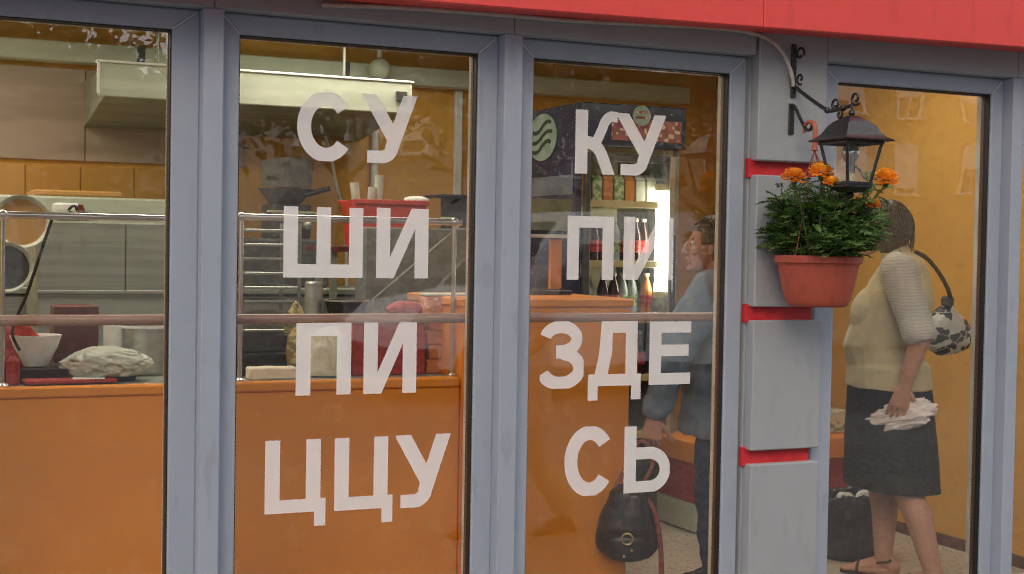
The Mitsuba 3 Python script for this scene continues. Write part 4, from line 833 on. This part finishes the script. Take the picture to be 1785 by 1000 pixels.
for i in range(62):
    a, r = g.uniform(0, 6.283), .11 * math.sqrt(g.random())
    b = np.array([px_ + r * math.cos(a), py_ + r * math.sin(a), pz1 - .03])
    sp = g.uniform(.3, 1.12); h = g.uniform(.08, .33) * (1.15 - .42 * sp)
    e = b + np.array([math.cos(a) * (.098 if math.cos(a) > 0 else .050) * sp + .012, math.sin(a) * .14 * sp, h]); e[1] = min(e[1], -.02)
    m = (b + e) / 2 + np.array([0, 0, .03]); pth = spline([b, m, e], 5); stems.append(tube(pth, np.linspace(.0035, .0018, len(pth)), 5)); tips.append(e)
    for k in range(15):
        q = pth[int(g.integers(2, len(pth)))]; aa = g.uniform(0, 6.283)
        d = np.array([math.cos(aa), math.sin(aa), g.uniform(-.25, .75)]) + (q - np.array([px_, py_, q[2] - .02])) * 3.0
        if q[1] + d[1] * .05 > -.008: d[1] = -abs(d[1])
        leaf(q, d, g.uniform(.045, .078))
put(mg, 'stems', cat(*stems), 'm_stem', True, kind='stuff')
lv = np.array(LV); lv[:, 1] = np.minimum(lv[:, 1], -.006)
put(mg, 'foliage', trimesh.Trimesh(lv, LF, process=False), 'm_marileaf', kind='stuff')
mat('m_petal', {'type': 'twosided', 'b': {'type': 'principled', 'base_color': proc(lambda p, n, uv: mix((.84, .33, .012), (.88, .45, .04), noise(p.x * 90, p.y * 90, p.z * 90))), 'roughness': .6, 'sheen': .3}})
mat('m_petaldark', {'type': 'twosided', 'b': {'type': 'principled', 'base_color': proc(lambda p, n, uv: mix((.68, .19, .01), (.80, .34, .03), noise(p.x * 90, p.y * 90, p.z * 90))), 'roughness': .6}})
def marigold(c, r, m, label, up=(0, -.35, 1)):
    V, F = [], []; up = np.array(up, float); up /= np.linalg.norm(up); sx = np.cross(up, [1, .2, 0]); sx /= np.linalg.norm(sx); sy = np.cross(up, sx)
    for ring, (el, n, l) in enumerate(((-8, 15, 1.0), (12, 15, .98), (32, 13, .93), (50, 10, .86), (68, 7, .78), (84, 4, .7))):
        for j in range(n):
            az = 2 * np.pi * (j + .5 * (ring % 2)) / n + g.normal(0, .1); e_ = math.radians(el + g.normal(0, 6))
            d = math.cos(e_) * (math.cos(az) * sx + math.sin(az) * sy) + math.sin(e_) * up; tn = -math.sin(az) * sx + math.cos(az) * sy; nn = np.cross(d, tn)
            R = r * l * g.uniform(.92, 1.06); w = r * .30; b = len(V); c_ = np.array(c)
            V.extend([c_ + d * R * .25, c_ + d * R * .7 + tn * w * .8 - nn * w * .25, c_ + d * R + tn * w * .9 + nn * w * .3, c_ + d * R * 1.05 - nn * w * .15, c_ + d * R - tn * w * .9 + nn * w * .3, c_ + d * R * .7 - tn * w * .8 - nn * w * .25])
            F.extend([(b, b + 1, b + 5), (b + 1, b + 2, b + 3), (b + 1, b + 3, b + 5), (b + 5, b + 3, b + 4)])
    k = put(mg, 'flower', trimesh.Trimesh(V, F, process=False), m, label=label)
    put(k, 'calyx', lathe([(0, -r * .75), (r * .22, -r * .6), (r * .34, -r * .1), (0, 0)], 10, c), 'm_stem', True)
F_ = [((1.955, -0.300, 1.779), .041, 'm_petaldark', 'darker orange flower at the left'), ((2.092, -0.270, 1.803), .044, 'm_petal', 'orange flower left of the lantern'), ((2.104, -0.310, 1.766), .030, 'm_petal', 'orange flower half hidden by the lantern'),
      ((2.372, -0.270, 1.791), .045, 'm_petal', 'bright orange flower right of the lantern'), ((2.273, -0.330, 1.695), .024, 'm_petaldark', 'small orange bud at the right'), ((2.147, -0.300, 1.494), .010, 'm_petal', 'withered petals at the rim')]
for c, r, m, lb in F_: marigold(c, r, m, lb)
for c, r, m, lb in F_[:5]:
    e = np.array(c); b = np.array([px_ + (e[0] - px_) * .3, py_ + (e[1] - py_) * .3, pz1 - .03])
    put(mg, 'flower_stem', tube(spline([b, (b + e) / 2 + [0, 0, .02], e - [0, 0, r * .5]], 5), .0028, 6), 'm_stem', True)
# ------------------------------------------------------------------ people
plain('m_skin', proc(lambda p, n, uv: mix(mix((.42, .22, .145), (.47, .26, .18), fbm(p.x * 25, p.y * 25, p.z * 25, 3)), (.40, .16, .11), smoothstep(.6, .75, noise(p.x * 60, p.y * 60, p.z * 60)) * .35)), .48, .4)
def hairmat(name, a, b): plain(name, proc(lambda p, n, uv: mix(a, b, noise(p.x * 260 + fbm(p.x * 20, p.y * 20, p.z * 20) * 9, p.y * 260, p.z * 25))), .45, .5)
hairmat('m_hairdark', (.018, .012, .010), (.05, .032, .024)); hairmat('m_hairbrown', (.09, .055, .03), (.17, .11, .06))
plain('m_eyewhite', (.6, .58, .55), .2); plain('m_iris', (.03, .02, .015), .15); plain('m_lip', (.36, .12, .095), .4)

def blob(bones, refine=.010, iters=10, minus=None, amp=0, freq=20, seed=0, stretch=(1, 1, 1)):
    """one closed skin over bones ((point, radius), (point, radius)); a radius may be three half axes"""
    def sph(c, r):
        r = np.broadcast_to(r, (3,)); return m3.Manifold.sphere(1.0, 20).scale(tuple(map(float, r))).translate(tuple(map(float, c)))
    parts = [m3.Manifold.batch_hull([sph(*q) for q in b]) if len(b) > 1 else sph(*b[0]) for b in bones]
    m = m3.Manifold.batch_boolean(parts, m3.OpType.Add)
    if minus is not None: m = m - minus
    m = m.refine_to_length(refine); g = m.to_mesh()
    t = trimesh.Trimesh(np.array(g.vert_properties[:, :3], float), np.array(g.tri_verts), process=True)
    trimesh.smoothing.filter_taubin(t, iterations=iters)
    if amp:
        v = t.vertices; d = meshkit.fbm(v * freq * np.array(stretch) + seed, 4, seed) - .5; t.vertices = v + t.vertex_normals * (d * 2 * amp)[:, None]
    return t
def cuboid(x0, x1, y0, y1, z0, z1):
    return m3.Manifold.cube((x1 - x0, y1 - y0, z1 - z0)).translate((x0, y0, z0))

def head_bones(c, s=1.0):
    """skull, face, nose, ears; c: centre of the skull, facing +y"""
    c = np.array(c, float); q = lambda x, y, z: c + np.array([x, y, z]) * s
    e = [[(q(0, -.012, .012), np.array([.074, .094, .098]) * s)],
         [(q(0, .020, -.010), np.array([.066, .070, .080]) * s), (q(0, .046, -.082), np.array([.036, .034, .030]) * s)],
         [(q(0, .070, .030), np.array([.040, .015, .010]) * s)],
         [(q(0, .086, .012), .010 * s), (q(0, .104, -.026), .0130 * s)], [(q(.011, .094, -.030), .009 * s), (q(-.011, .094, -.030), .009 * s)],
         [(q(.016, .082, -.056), .008 * s), (q(-.016, .082, -.056), .008 * s), (q(0, .090, -.055), .009 * s)],
         [(q(.015, .077, -.066), .009 * s), (q(-.015, .077, -.066), .009 * s), (q(0, .084, -.066), .009 * s)],
         [(q(0, .078, -.094), .016 * s)], [(q(.040, .058, -.022), .022 * s)], [(q(-.040, .058, -.022), .022 * s)]]
    for sx in (-1, 1):
        e.append([(q(sx * .074, -.012, .014), np.array([.007, .017, .014]) * s), (q(sx * .072, -.002, -.030), np.array([.006, .009, .010]) * s)])
    return e
def hand_bones(w, axis, palm, curl, side=1, s=1.0):
    """palm, four fingers of unequal length and a thumb from the side of the palm; axis: along the hand, palm: direction the palm faces"""
    w, a, p = (np.array(v, float) for v in (w, axis, palm)); a /= np.linalg.norm(a); p -= a * (p @ a); p /= np.linalg.norm(p); l = np.cross(a, p) * side
    k = w + a * .085 * s
    B = [[(w, .024 * s), (w + a * .03 * s + l * .018 * s, .017 * s), (w + a * .03 * s - l * .018 * s, .017 * s), (k + l * .030 * s, .0125 * s), (k - l * .030 * s, .0115 * s)]]
    for i, (off, ln) in enumerate(((.031, .072), (.0105, .080), (-.0105, .075), (-.031, .060))):
        q = k + l * off * s; d = a.copy(); r = .0098 * s
        for j, fr in enumerate((.45, .32, .27)):
            ang = math.radians(curl * (.8 + .25 * j) * (1 + .06 * i)); d = d * math.cos(ang) + p * math.sin(ang); d /= np.linalg.norm(d)
            n = q + d * ln * fr * s; B.append([(q, r), (n, r * .9)]); q, r = n, r * .9
    q = w + a * .025 * s + l * .026 * s; d = a * .62 + l * .68 + p * .40; d /= np.linalg.norm(d)
    for ln, r in ((.042, .0135), (.032, .0115), (.026, .0100)):
        n = q + d * ln * s; B.append([(q, r * s), (n, r * .9 * s)]); q = n; d = d * .9 + a * .25 + p * .15; d /= np.linalg.norm(d)
    return B
def foot_bones(an, fw=(0, 1, 0), s=1.0):
    an, f = np.array(an, float), np.array(fw, float); g = np.array([an[0], an[1], 0])
    return [[(an, .036 * s), (g + [0, 0, .045] - f * .045 * s, .032 * s)], [(g + [0, 0, .055] + f * .02, .034 * s), (g + [0, 0, .030] + f * .105 * s, np.array([.038, .034, .024]) * s)], [(g + [0, 0, .028] - f * .045 * s, .027 * s), (g + [0, 0, .024] + f * .105 * s, np.array([.038, .034, .022]) * s)],
            [(g + [0, 0, .026] + f * .105 * s, np.array([.036, .03, .022]) * s), (g + [0, 0, .018] + f * .165 * s, np.array([.030, .022, .015]) * s)]]

def strands(c, ax, n, seed, zlow, keep, r=.0034):
    """separate hairs combed down over an egg shaped head of half axes ax"""
    g = np.random.default_rng(seed); out = []; c, ax = np.array(c), np.array(ax)
    while len(out) < n:
        az, e0 = g.uniform(0, 6.283), g.uniform(.25, 1.45); e1 = e0 - g.uniform(.6, 1.5); k = g.uniform(1.0, 1.055); w_ = g.uniform(-.35, .35)
        e = np.linspace(e0, e1, 9); a = az + w_ * np.linspace(0, 1, 9) ** 2
        p = c + np.stack([np.cos(np.maximum(e, -.1)) * np.cos(a), np.cos(np.maximum(e, -.1)) * np.sin(a), np.sin(e)], 1) * ax * (k + .03 * np.linspace(0, 1, 9)[:, None] * g.uniform(0, 1))
        if p[-1, 2] < zlow or not keep(p - c): continue
        out.append(tube(p, np.linspace(r, r * .35, 9), 4, False))
    return cat(*out)
def place(m, pos, deg): return shift(turn(m, deg), *pos)

# ---- woman with the black skirt behind the right window
WP, WD = ((3.075, 0.540, 0.067)[0], .54, .103), 37
wo = thing('person', 'woman seen from behind in cream blouse and black skirt, hand on a white paper bag', 'person')
S = .975
def w(x, y, z): return np.array([x, y, z]) * S
sL, eL, hL = w(-.182, -.075, 1.375), w(-.235, -.185, 1.105), w(-.225, -.125, .895)
sR, eR, hR = w(.180, .00, 1.375), w(.225, .03, 1.09), w(.15, .10, .90)
hipL, knL, anL = w(-.080, -.02, .88), w(-.085, -.085, .47), w(-.090, -.235, .075)
hipR, knR, anR = w(.085, .01, .88), w(.09, .06, .47), w(.085, .025, .075)
hc = w(0, .055, 1.565)
torso = [[(w(0, -.005, .90), (.168, .140, .11)), (w(0, .030, 1.05), (.160, .145, .11))], [(w(0, .030, 1.05), (.160, .145, .11)), (w(0, -.035, 1.25), (.160, .128, .12))],
         [(w(0, -.035, 1.25), (.160, .128, .12)), (w(0, -.05, 1.37), (.125, .085, .06))], [(sL, .058), (w(0, -.05, 1.40), (.07, .075, .05)), (sR, .058)]]
bust = [[(w(-.06, .060, 1.19), (.08, .075, .10)), (w(.06, .060, 1.19), (.08, .075, .10))]]
def grow(bones, d): return [[(c, np.asarray(r) + d) for c, r in b] for b in bones]
armL = [[(sL, .056), (eL, .043)], [(eL, .043), (hL, .027)]]; armR = [[(sR, .056), (eR, .043)], [(eR, .043), (hR, .027)]]
legs = []
for h_, k_, a_ in ((hipL, knL, anL), (hipR, knR, anR)):
    calf = k_ * .62 + a_ * .38 + np.array([0, -.022, 0])
    legs += [[(h_, .088), (k_, .060)], [(k_, .057), (calf, .060)], [(calf, .060), (a_, .037)]] + foot_bones(a_)
neck = [[(w(0, -.045, 1.40), .058), (w(0, .005, 1.51), .052)]]
skin = blob(torso + bust + armL + armR + legs + neck + head_bones(hc) + hand_bones(hL, (-.03, .30, -1), (1, .35, .1), 17, 1) + hand_bones(hR, (-.2, .2, -1), (-1, 0, -.1), 25, -1))
W_ = lambda m: place(m, WP, WD)
put(wo, 'body', W_(skin), 'm_skin', True)
put(wo, 'hair', W_(blob([[(hc + [0, -.018, .018], (.090, .110, .108))], [(hc + [0, -.050, -.010], (.092, .078, .085)), (hc + [0, -.052, -.075], (.072, .055, .045))], [(hc + [.068, -.015, -.03], (.026, .045, .06))], [(hc + [-.068, -.015, -.03], (.026, .045, .06))]], .009, 4,
    minus=cuboid(-.2, .2, hc[1] + .045, hc[1] + .3, hc[2] - .3, hc[2] + .045), amp=.007, freq=26, stretch=(1.6, 1.6, .5))), 'm_hairdark', True)
put(wo, 'hair_strands', W_(strands(hc + [0, -.022, .006], (.098, .116, .118), 420, 3, hc[2] - .115, lambda p: (p[:, 1] < .055).all() or (p[:, 2] > .05).all())), 'm_hairdark', True)
for sx in (-1, 1):
    e = put(wo, 'eye', W_(ball(.012, tuple(hc + [sx * .031, .068, .008]), sub=2)), 'm_eyewhite', True); put(e, 'iris', W_(ball(.006, tuple(hc + [sx * .031, .0765, .008]), sub=2)), 'm_iris', True)
cut = m3.Manifold.batch_hull([m3.Manifold.sphere(.001, 4).translate((x, y, z)) for x in (-.5, .5) for y, z in ((-.5, .825), (-.5, .2), (.5, .2), (.5, .865))])
blouse = blob(grow(torso + bust, .020) + [[(w(0, -.045, 1.40), .075), (w(0, -.02, 1.44), .064)], [(w(0, .0, .96), (.196, .172, .05)), (w(0, .0, .84), (.206, .188, .05))]], .011, 6, minus=cut, amp=.013, freq=5, seed=3, stretch=(1.7, 1.7, .9))
put(wo, 'blouse', W_(blouse), 'm_blouse', True, label='cream yellow blouse with fine stripes')
def sleeve(s_, e_): return blob([[(s_ + [0, 0, .012], .078), (s_ * .45 + e_ * .55, .072)], [(s_ * .45 + e_ * .55, .072), (s_ * .08 + e_ * .92, .070)]], .010, 5, minus=m3.Manifold.sphere(.055, 24).scale((1, 1, 1)).translate(tuple(s_ * -.16 + e_ * 1.16)), amp=.010, freq=7, seed=5, stretch=(1.5, 1.5, 1.2))
put(wo, 'sleeve', W_(sleeve(sL, eL)), 'm_sleeve', True, label='grey striped sleeve'); put(wo, 'sleeve', W_(sleeve(sR, eR)), 'm_sleeve', True)
plain('m_blouse', proc(lambda p, n, uv: mix(mix((.45, .39, .235), (.52, .46, .30), fbm(p.x * 18, p.y * 18, p.z * 18, 3)), (.40, .34, .21), smoothstep(.3, .9, dr.sin(p.z * 560 + fbm(p.x * 9, p.y * 9, p.z * 9) * 18) * .4 + noise(p.x * 120, p.y * 120, p.z * 30) * .6) * .4)), .7, .2)
plain('m_sleeve', proc(lambda p, n, uv: mix(mix((.36, .34, .30), (.44, .42, .37), fbm(p.x * 18, p.y * 18, p.z * 18, 3)), (.26, .24, .23), smoothstep(.2, .8, dr.sin(p.z * 480 + fbm(p.x * 9, p.y * 9, p.z * 9) * 14) * .5 + noise(p.x * 60, p.y * 60, p.z * 20) * .5) * .5)), .7, .2)
top_ = m3.Manifold.cube((2, 2, 2)).translate((-1, -1, .865)); low_ = m3.Manifold.batch_hull([m3.Manifold.sphere(.001, 4).translate((x, y, z)) for x in (-.5, .5) for y, z in ((-.5, .385), (-.5, -.2), (.5, -.2), (.5, .445))])
skirt = blob([[(w(0, -.0, .90), (.190, .172, .05)), (w(0, -.005, .84), (.195, .182, .07))], [(w(0, -.005, .84), (.195, .182, .07)), (w(-.01, -.030, .38), (.196, .206, .09))]], .013, 4, minus=top_ + low_, amp=.010, freq=6, seed=8, stretch=(2.2, 2.2, .6))
put(wo, 'skirt', W_(skirt), 'm_skirt', True)
plain('m_skirt', grainy((.008, .008, .009), (.018, .018, .019), 90), .75, .25)
for a_, d in ((anL, 1), (anR, 1)):
    g0 = np.array([a_[0], a_[1], 0])
    put(wo, 'sandal', W_(cat(hull([g0 + [x, y, z] for x, y in ((-.034, -.07), (.034, -.07), (-.042, .10), (.042, .10), (-.02, .185), (.02, .185)) for z in (-.001, .012)]), tube([g0 + [.044 * math.cos(t), .105, .018 + .042 * math.sin(t)] for t in np.linspace(0, 3.1416, 12)], .006, 6), tube([g0 + [.043 * math.cos(t), -.01 + .03 * math.sin(t * 2), .07 + .012 * math.sin(t)] for t in np.linspace(0, 6.283, 20)], .005, 6))), 'm_sandal', True)
plain('m_sandal', (.035, .018, .012), .5)
# paper bag in her hand, handbag on her back
hp = hL + np.array([.012, .060, -.125])
bagm = ball(1, (0, 0, 0), (1, 1, 1), 5); v = bagm.vertices.copy(); d = meshkit.fbm(v * [3, 3, 4] + 4, 4, 4) - .5; r_ = np.abs(meshkit.fbm(v * 5 + 9, 3, 6) - .5)
v = v * (1 + .55 * d - .5 * r_)[:, None] * [.035, .148, .066]; bagm.vertices = v
bagm = turn(bagm, -14, (1, 0, 0))
solo('paper_bag', 'crumpled white paper bag held in the woman\'s hand against her skirt', 'paper bag', W_(shift(bagm, *(hp + [.030, -.035, .0]))), 'm_tissue', 50)
plain('m_tissue', grainy((.60, .54, .52), (.72, .66, .64), 25), .7, .2)
hb = thing('handbag', 'black and white patterned handbag on the woman\'s back, right of her arm', 'bag')
c = (3.591, 0.700, 1.188)
hm = ball(1, (0, 0, 0), (1, 1, 1), 4); v = hm.vertices.copy(); v = v * (1 + .25 * (meshkit.fbm(v * 2.5 + 3, 3, 2) - .5))[:, None]; v = v * [.105, .055, .115]; v[:, 0] *= 1 - .35 * v[:, 2] / .115; hm.vertices = v
put(hb, 'body', shift(turn(turn(hm, -12, (0, 1, 0)), -25), c[0] - .012, c[1] + .05, c[2] - .01), 'm_pattern', True)
put(hb, 'strap', tube(spline([c + np.array([-.01, .04, .085]), (3.542, 0.700, 1.346), (3.471, 0.680, 1.429), (3.375, 0.655, 1.501), (3.298, 0.650, 1.536)], 8), .010, 8), 'm_black', True)
put(hb, 'clasp', box(c[0] - .06, c[0] - .015, c[1] - .0, c[1] + .05, c[2] + .10, c[2] + .145, .008), 'm_darkgrey')
def pat(p, n, uv):
    a, b, r = voronoi(p.x * 34 + p.y * 20, p.z * 34 + fbm(p.x * 20, p.y * 20, p.z * 20) * 2)
    return mix((.52, .53, .49), (.03, .035, .035), smoothstep(.42, .5, r) * smoothstep(.04, .12, b - a))
plain('m_pattern', proc(pat), .5)

# ---- person in the denim jacket behind the right lettered pane
DP, DD = ((2.304, 0.660, 0.893)[0], .66, .103), 62
de = thing('person', 'person in faded denim jacket and navy trousers standing in profile by the cooler', 'person')
S = .915
sL, eL, hL = w(-.195, .085, 1.355), w(-.255, .225, 1.125), w(-.225, .315, .815)
sR, eR, hR = w(.185, -.01, 1.365), w(.235, .05, 1.08), w(.20, .20, .96)
hipL, knL, anL = w(-.09, .0, .88), w(-.10, .035, .48), w(-.10, .0, .08)
hipR, knR, anR = w(.09, .0, .88), w(.10, .0, .48), w(.11, -.05, .08)
hc = w(0, .070, 1.575)
torso = [[(w(0, 0, .90), (.160, .120, .10)), (w(0, 0, 1.06), (.150, .115, .10))], [(w(0, 0, 1.06), (.150, .115, .10)), (w(0, -.005, 1.25), (.165, .115, .12))],
         [(w(0, -.005, 1.25), (.165, .115, .12)), (w(0, -.01, 1.36), (.13, .08, .06))], [(sL, .056), (w(0, -.01, 1.39), (.07, .07, .05)), (sR, .056)]]
armL = [[(sL, .054), (eL, .042)], [(eL, .042), (hL, .028)]]; armR = [[(sR, .054), (eR, .042)], [(eR, .042), (hR, .028)]]
legs, trous = [], []
for h_, k_, a_ in ((hipL, knL, anL), (hipR, knR, anR)):
    legs += [[(h_, .088), (k_, .058)], [(k_, .058), (k_ * .6 + a_ * .4 + [0, -.02, 0], .056)], [(k_ * .6 + a_ * .4 + [0, -.02, 0], .056), (a_, .038)]] + foot_bones(a_)
    trous += [[(h_, .110), (k_, .082)], [(k_, .082), (a_ + [0, 0, .0], .074)]]
neck = [[(w(0, -.01, 1.40), .058), (w(0, .035, 1.50), .054)]]
D_ = lambda m: place(m, DP, DD)
skin = blob(torso + armL + armR + legs + neck + head_bones(hc) + hand_bones(hL, (.02, .10, -1), (1, -.1, .05), 42, 1) + hand_bones(hR, (-.2, 1, -.5), (-1, 0, -.2), 30, -1))
put(de, 'body', D_(skin), 'm_skin', True)
put(de, 'hair', D_(blob([[(hc + [0, -.020, .022], (.086, .100, .100))], [(hc + [0, -.055, -.02], (.080, .060, .07)), (hc + [0, -.050, -.07], (.060, .045, .03))]], .008, 3,
    minus=cuboid(-.2, .2, hc[1] + .040, hc[1] + .3, hc[2] - .3, hc[2] + .062) + cuboid(-.2, .2, hc[1] - .01, hc[1] + .3, hc[2] - .3, hc[2] + .005), amp=.007, freq=30, stretch=(1.5, 1.5, .6))), 'm_hairbrown', True)
put(de, 'hair_strands', D_(strands(hc + [0, -.022, .018], (.090, .104, .106), 380, 4, hc[2] - .085, lambda p: ((p[:, 1] < .035) | (p[:, 2] > .045)).all() and ((p[:, 1] < -.01) | (p[:, 2] > .0)).all())), 'm_hairbrown', True)
for sx in (-1, 1):
    e = put(de, 'eye', D_(ball(.012, tuple(hc + [sx * .031, .068, .008]), sub=2)), 'm_eyewhite', True); put(e, 'iris', D_(ball(.006, tuple(hc + [sx * .031, .0765, .008]), sub=2)), 'm_iris', True)
sl = []
for s_, e_, h_ in ((sL, eL, hL), (sR, eR, hR)):
    sl += [[(s_, .088), (e_, .076)], [(e_, .076), (e_ * .12 + h_ * .88, .054)]]
hem = cuboid(-1, 1, -1, 1, -.5, .665)
jacket = blob(grow(torso, .042) + sl + [[(w(0, .0, 1.06), (.190, .155, .10)), (w(0, 0, .70), (.220, .185, .08))], [(w(0, -.02, 1.41), .080), (w(0, -.015, 1.455), .072)]], .010, 5, minus=hem + m3.Manifold.sphere(.03, 20).translate(tuple(hL)) + m3.Manifold.sphere(.061, 24).scale((1, 1, .6)).translate(tuple(w(0, .03, 1.485))), amp=.020, freq=7, seed=12, stretch=(1.5, 1.5, 2.0))
put(de, 'jacket', D_(jacket), 'm_denim', True, label='faded blue grey denim jacket')
plain('m_denim', proc(lambda p, n, uv: mix(mix((.105, .15, .205), (.18, .23, .285), fbm(p.x * 11, p.y * 11, p.z * 11, 4)), (.21, .24, .27), smoothstep(.55, .75, fbm(p.x * 30, p.y * 30, p.z * 14, 3)) * .6)), .8, .2)
put(de, 'collar', D_(blob([[(w(-.075, .06, 1.435), .022), (w(-.08, -.05, 1.46), .022)], [(w(.075, .06, 1.435), .022), (w(.08, -.05, 1.46), .022)], [(w(-.08, -.05, 1.46), .022), (w(0, -.095, 1.475), .022)], [(w(.08, -.05, 1.46), .022), (w(0, -.095, 1.475), .022)]], .010, 4)), 'm_denim', True)
put(de, 'trousers', D_(blob(trous + [[(w(0, 0, .94), (.165, .125, .06)), (w(0, 0, .84), (.180, .138, .07))]], .012, 5, minus=cuboid(-1, 1, -1, 1, -.5, .025), amp=.012, freq=8, seed=14, stretch=(1.5, 1.5, 1.5))), 'm_navy', True)
plain('m_navy', grainy((.022, .030, .070), (.040, .054, .11), 40), .8, .2)
put(de, 'belt', D_(trimesh.Trimesh(*(lambda m: (m.vertices * [.178, .137, 1] + [0, 0, .905 * S], m.faces))(lathe([(1, -.022), (1.04, -.02), (1.04, .02), (1, .022)], 48)), process=False)), 'm_belt', 40)
plain('m_belt', grainy((.05, .03, .02), (.20, .12, .08), 80), .5)
for a_ in (anL, anR):
    put(de, 'shoe', D_(blob(grow(foot_bones(a_)[1:], .010), .010, 4, minus=cuboid(-1, 1, -1, 1, -.2, .0005))), 'm_black', True)
# rucksack in the hand
rk = thing('rucksack', 'black rucksack with gold ring buckle and red strap, hanging from the denim person\'s hand', 'bag')
g0 = hL + np.array([-.012, .045, -.09])
rc_ = np.array([g0[0] - .01, g0[1] + .055, .315])
rm = blob([[(rc_ + [0, 0, -.085], (.085, .125, .075)), (rc_ + [0, 0, .03], (.078, .112, .06))], [(rc_ + [0, 0, .03], (.078, .112, .06)), (rc_ + [.0, .0, .125], (.050, .060, .035))]], .011, 5, amp=.012, freq=11, seed=4)
put(rk, 'body', D_(rm), 'm_ruck', True)
plain('m_ruck', grainy((.010, .010, .011), (.022, .020, .021), 40), .36, .55)
fl = blob([[(rc_ + [-.028, -.03, .11], (.052, .055, .034)), (rc_ + [-.070, .00, -.012], (.026, .088, .018))], [(rc_ + [-.02, .01, .12], (.05, .065, .03)), (rc_ + [-.068, .01, -.02], (.026, .080, .016))]], .010, 4, amp=.006, freq=14, seed=5)
put(rk, 'flap', D_(fl), 'm_ruck', True)
put(rk, 'pocket', D_(blob([[(rc_ + [-.072, .0, -.10], (.030, .082, .045)), (rc_ + [-.072, .0, -.06], (.028, .080, .03))]], .010, 4, amp=.005, freq=16, seed=7)), 'm_ruck', True)
rg = [rc_ + np.array([-.104, .022 * math.cos(t), -.045 + .022 * math.sin(t)]) for t in np.linspace(0, 6.283, 28)]
put(rk, 'ring', D_(tube(rg, .0045, 8)), 'm_gold', True)
for dy, dz in ((-.018, -.09), (.012, -.115)): put(rk, 'stud', D_(ball(.0065, tuple(rc_ + [-.106, dy, dz]), sub=2)), 'm_gold', True)
plain('m_gold', (.62, .50, .30), .25, .5, 1.0)
put(rk, 'handle', D_(tube(spline([rc_ + [-.01, .07, .10], g0 + [0, .055, -.10], g0 + [.0, .005, -.008], g0 + [0, -.045, -.09], rc_ + [0, -.045, .13]], 8), .0085, 8)), 'm_strap', True)
plain('m_strap', grainy((.16, .05, .03), (.26, .09, .06), 60), .5)
plain('m_redstrap', grainy((.17, .03, .028), (.24, .05, .04), 50), .6)
put(rk, 'red_strap', D_(tube(spline([rc_ + [-.02, -.06, .12], rc_ + [-.035, -.105, .06], rc_ + [-.035, -.132, -.06], rc_ + [-.03, -.140, -.18], rc_ + [-.03, -.140, -.33]], 8), .011, 8)), 'm_redstrap', True)

# ---- passer-by on the pavement, seen only as a mirror image in the panes
VP, VD = (2.2, -2.25, .0), 78
pa = thing('person', 'person in white T-shirt and light trousers walking past on the pavement', 'person')
S = .98
sL, eL, hL = w(-.190, .0, 1.375), w(-.245, -.09, 1.10), w(-.235, .03, .88)
sR, eR, hR = w(.190, .0, 1.375), w(.245, .06, 1.10), w(.235, .23, .93)
hipL, knL, anL = w(-.09, .0, .88), w(-.095, .13, .50), w(-.095, .22, .085)
hipR, knR, anR = w(.09, .0, .88), w(.095, .02, .48), w(.095, -.22, .11)
hc = w(0, .045, 1.585)
torso = [[(w(0, 0, .90), (.160, .120, .10)), (w(0, 0, 1.06), (.150, .115, .10))], [(w(0, 0, 1.06), (.150, .115, .10)), (w(0, -.005, 1.25), (.165, .115, .12))],
         [(w(0, -.005, 1.25), (.165, .115, .12)), (w(0, -.01, 1.36), (.13, .08, .06))], [(sL, .056), (w(0, -.01, 1.39), (.07, .07, .05)), (sR, .056)]]
V_ = lambda m: place(m, VP, VD)
legs, trous = [], []
for h_, k_, a_ in ((hipL, knL, anL), (hipR, knR, anR)):
    legs += [[(h_, .088), (k_, .058)], [(k_, .058), (a_, .038)]] + foot_bones(a_); trous += [[(h_, .108), (k_, .080)], [(k_, .080), (a_ + [0, 0, .02], .070)]]
put(pa, 'body', V_(blob(torso + [[(sL, .054), (eL, .042)], [(eL, .042), (hL, .028)], [(sR, .054), (eR, .042)], [(eR, .042), (hR, .028)]] + legs + [[(w(0, -.01, 1.40), .058), (w(0, .02, 1.50), .054)]] + head_bones(hc) + hand_bones(hL, (0, .25, -1), (1, 0, 0), 25, 1) + hand_bones(hR, (0, .45, -1), (-1, 0, 0), 25, -1))), 'm_skin', True)
put(pa, 'hair', V_(blob([[(hc + [0, -.020, .022], (.086, .100, .100))], [(hc + [0, -.055, -.02], (.080, .060, .07))]], .009, 3, minus=cuboid(-.2, .2, hc[1] + .040, hc[1] + .3, hc[2] - .3, hc[2] + .062), amp=.006, freq=30)), 'm_hairdark', True)
put(pa, 'shirt', V_(blob(grow(torso, .022) + [[(sL, .072), (sL * .45 + eL * .55, .064)], [(sR, .072), (sR * .45 + eR * .55, .064)]], .011, 5, minus=cuboid(-1, 1, -1, 1, -.5, .83), amp=.010, freq=8, seed=21)), 'm_tissue', True)
put(pa, 'trousers', V_(blob(trous + [[(w(0, 0, .94), (.168, .128, .06)), (w(0, 0, .84), (.182, .140, .07))]], .012, 5, minus=cuboid(-1, 1, -1, 1, -.5, .03), amp=.010, freq=8, seed=23)), 'm_beige', True)
plain('m_beige', grainy((.40, .34, .26), (.48, .42, .33), 30), .8, .2)
for a_ in (anL, anR): put(pa, 'shoe', V_(blob(grow(foot_bones(a_)[1:], .008), .010, 4, minus=cuboid(-1, 1, -1, 1, -.2, .001))), 'm_black', True)
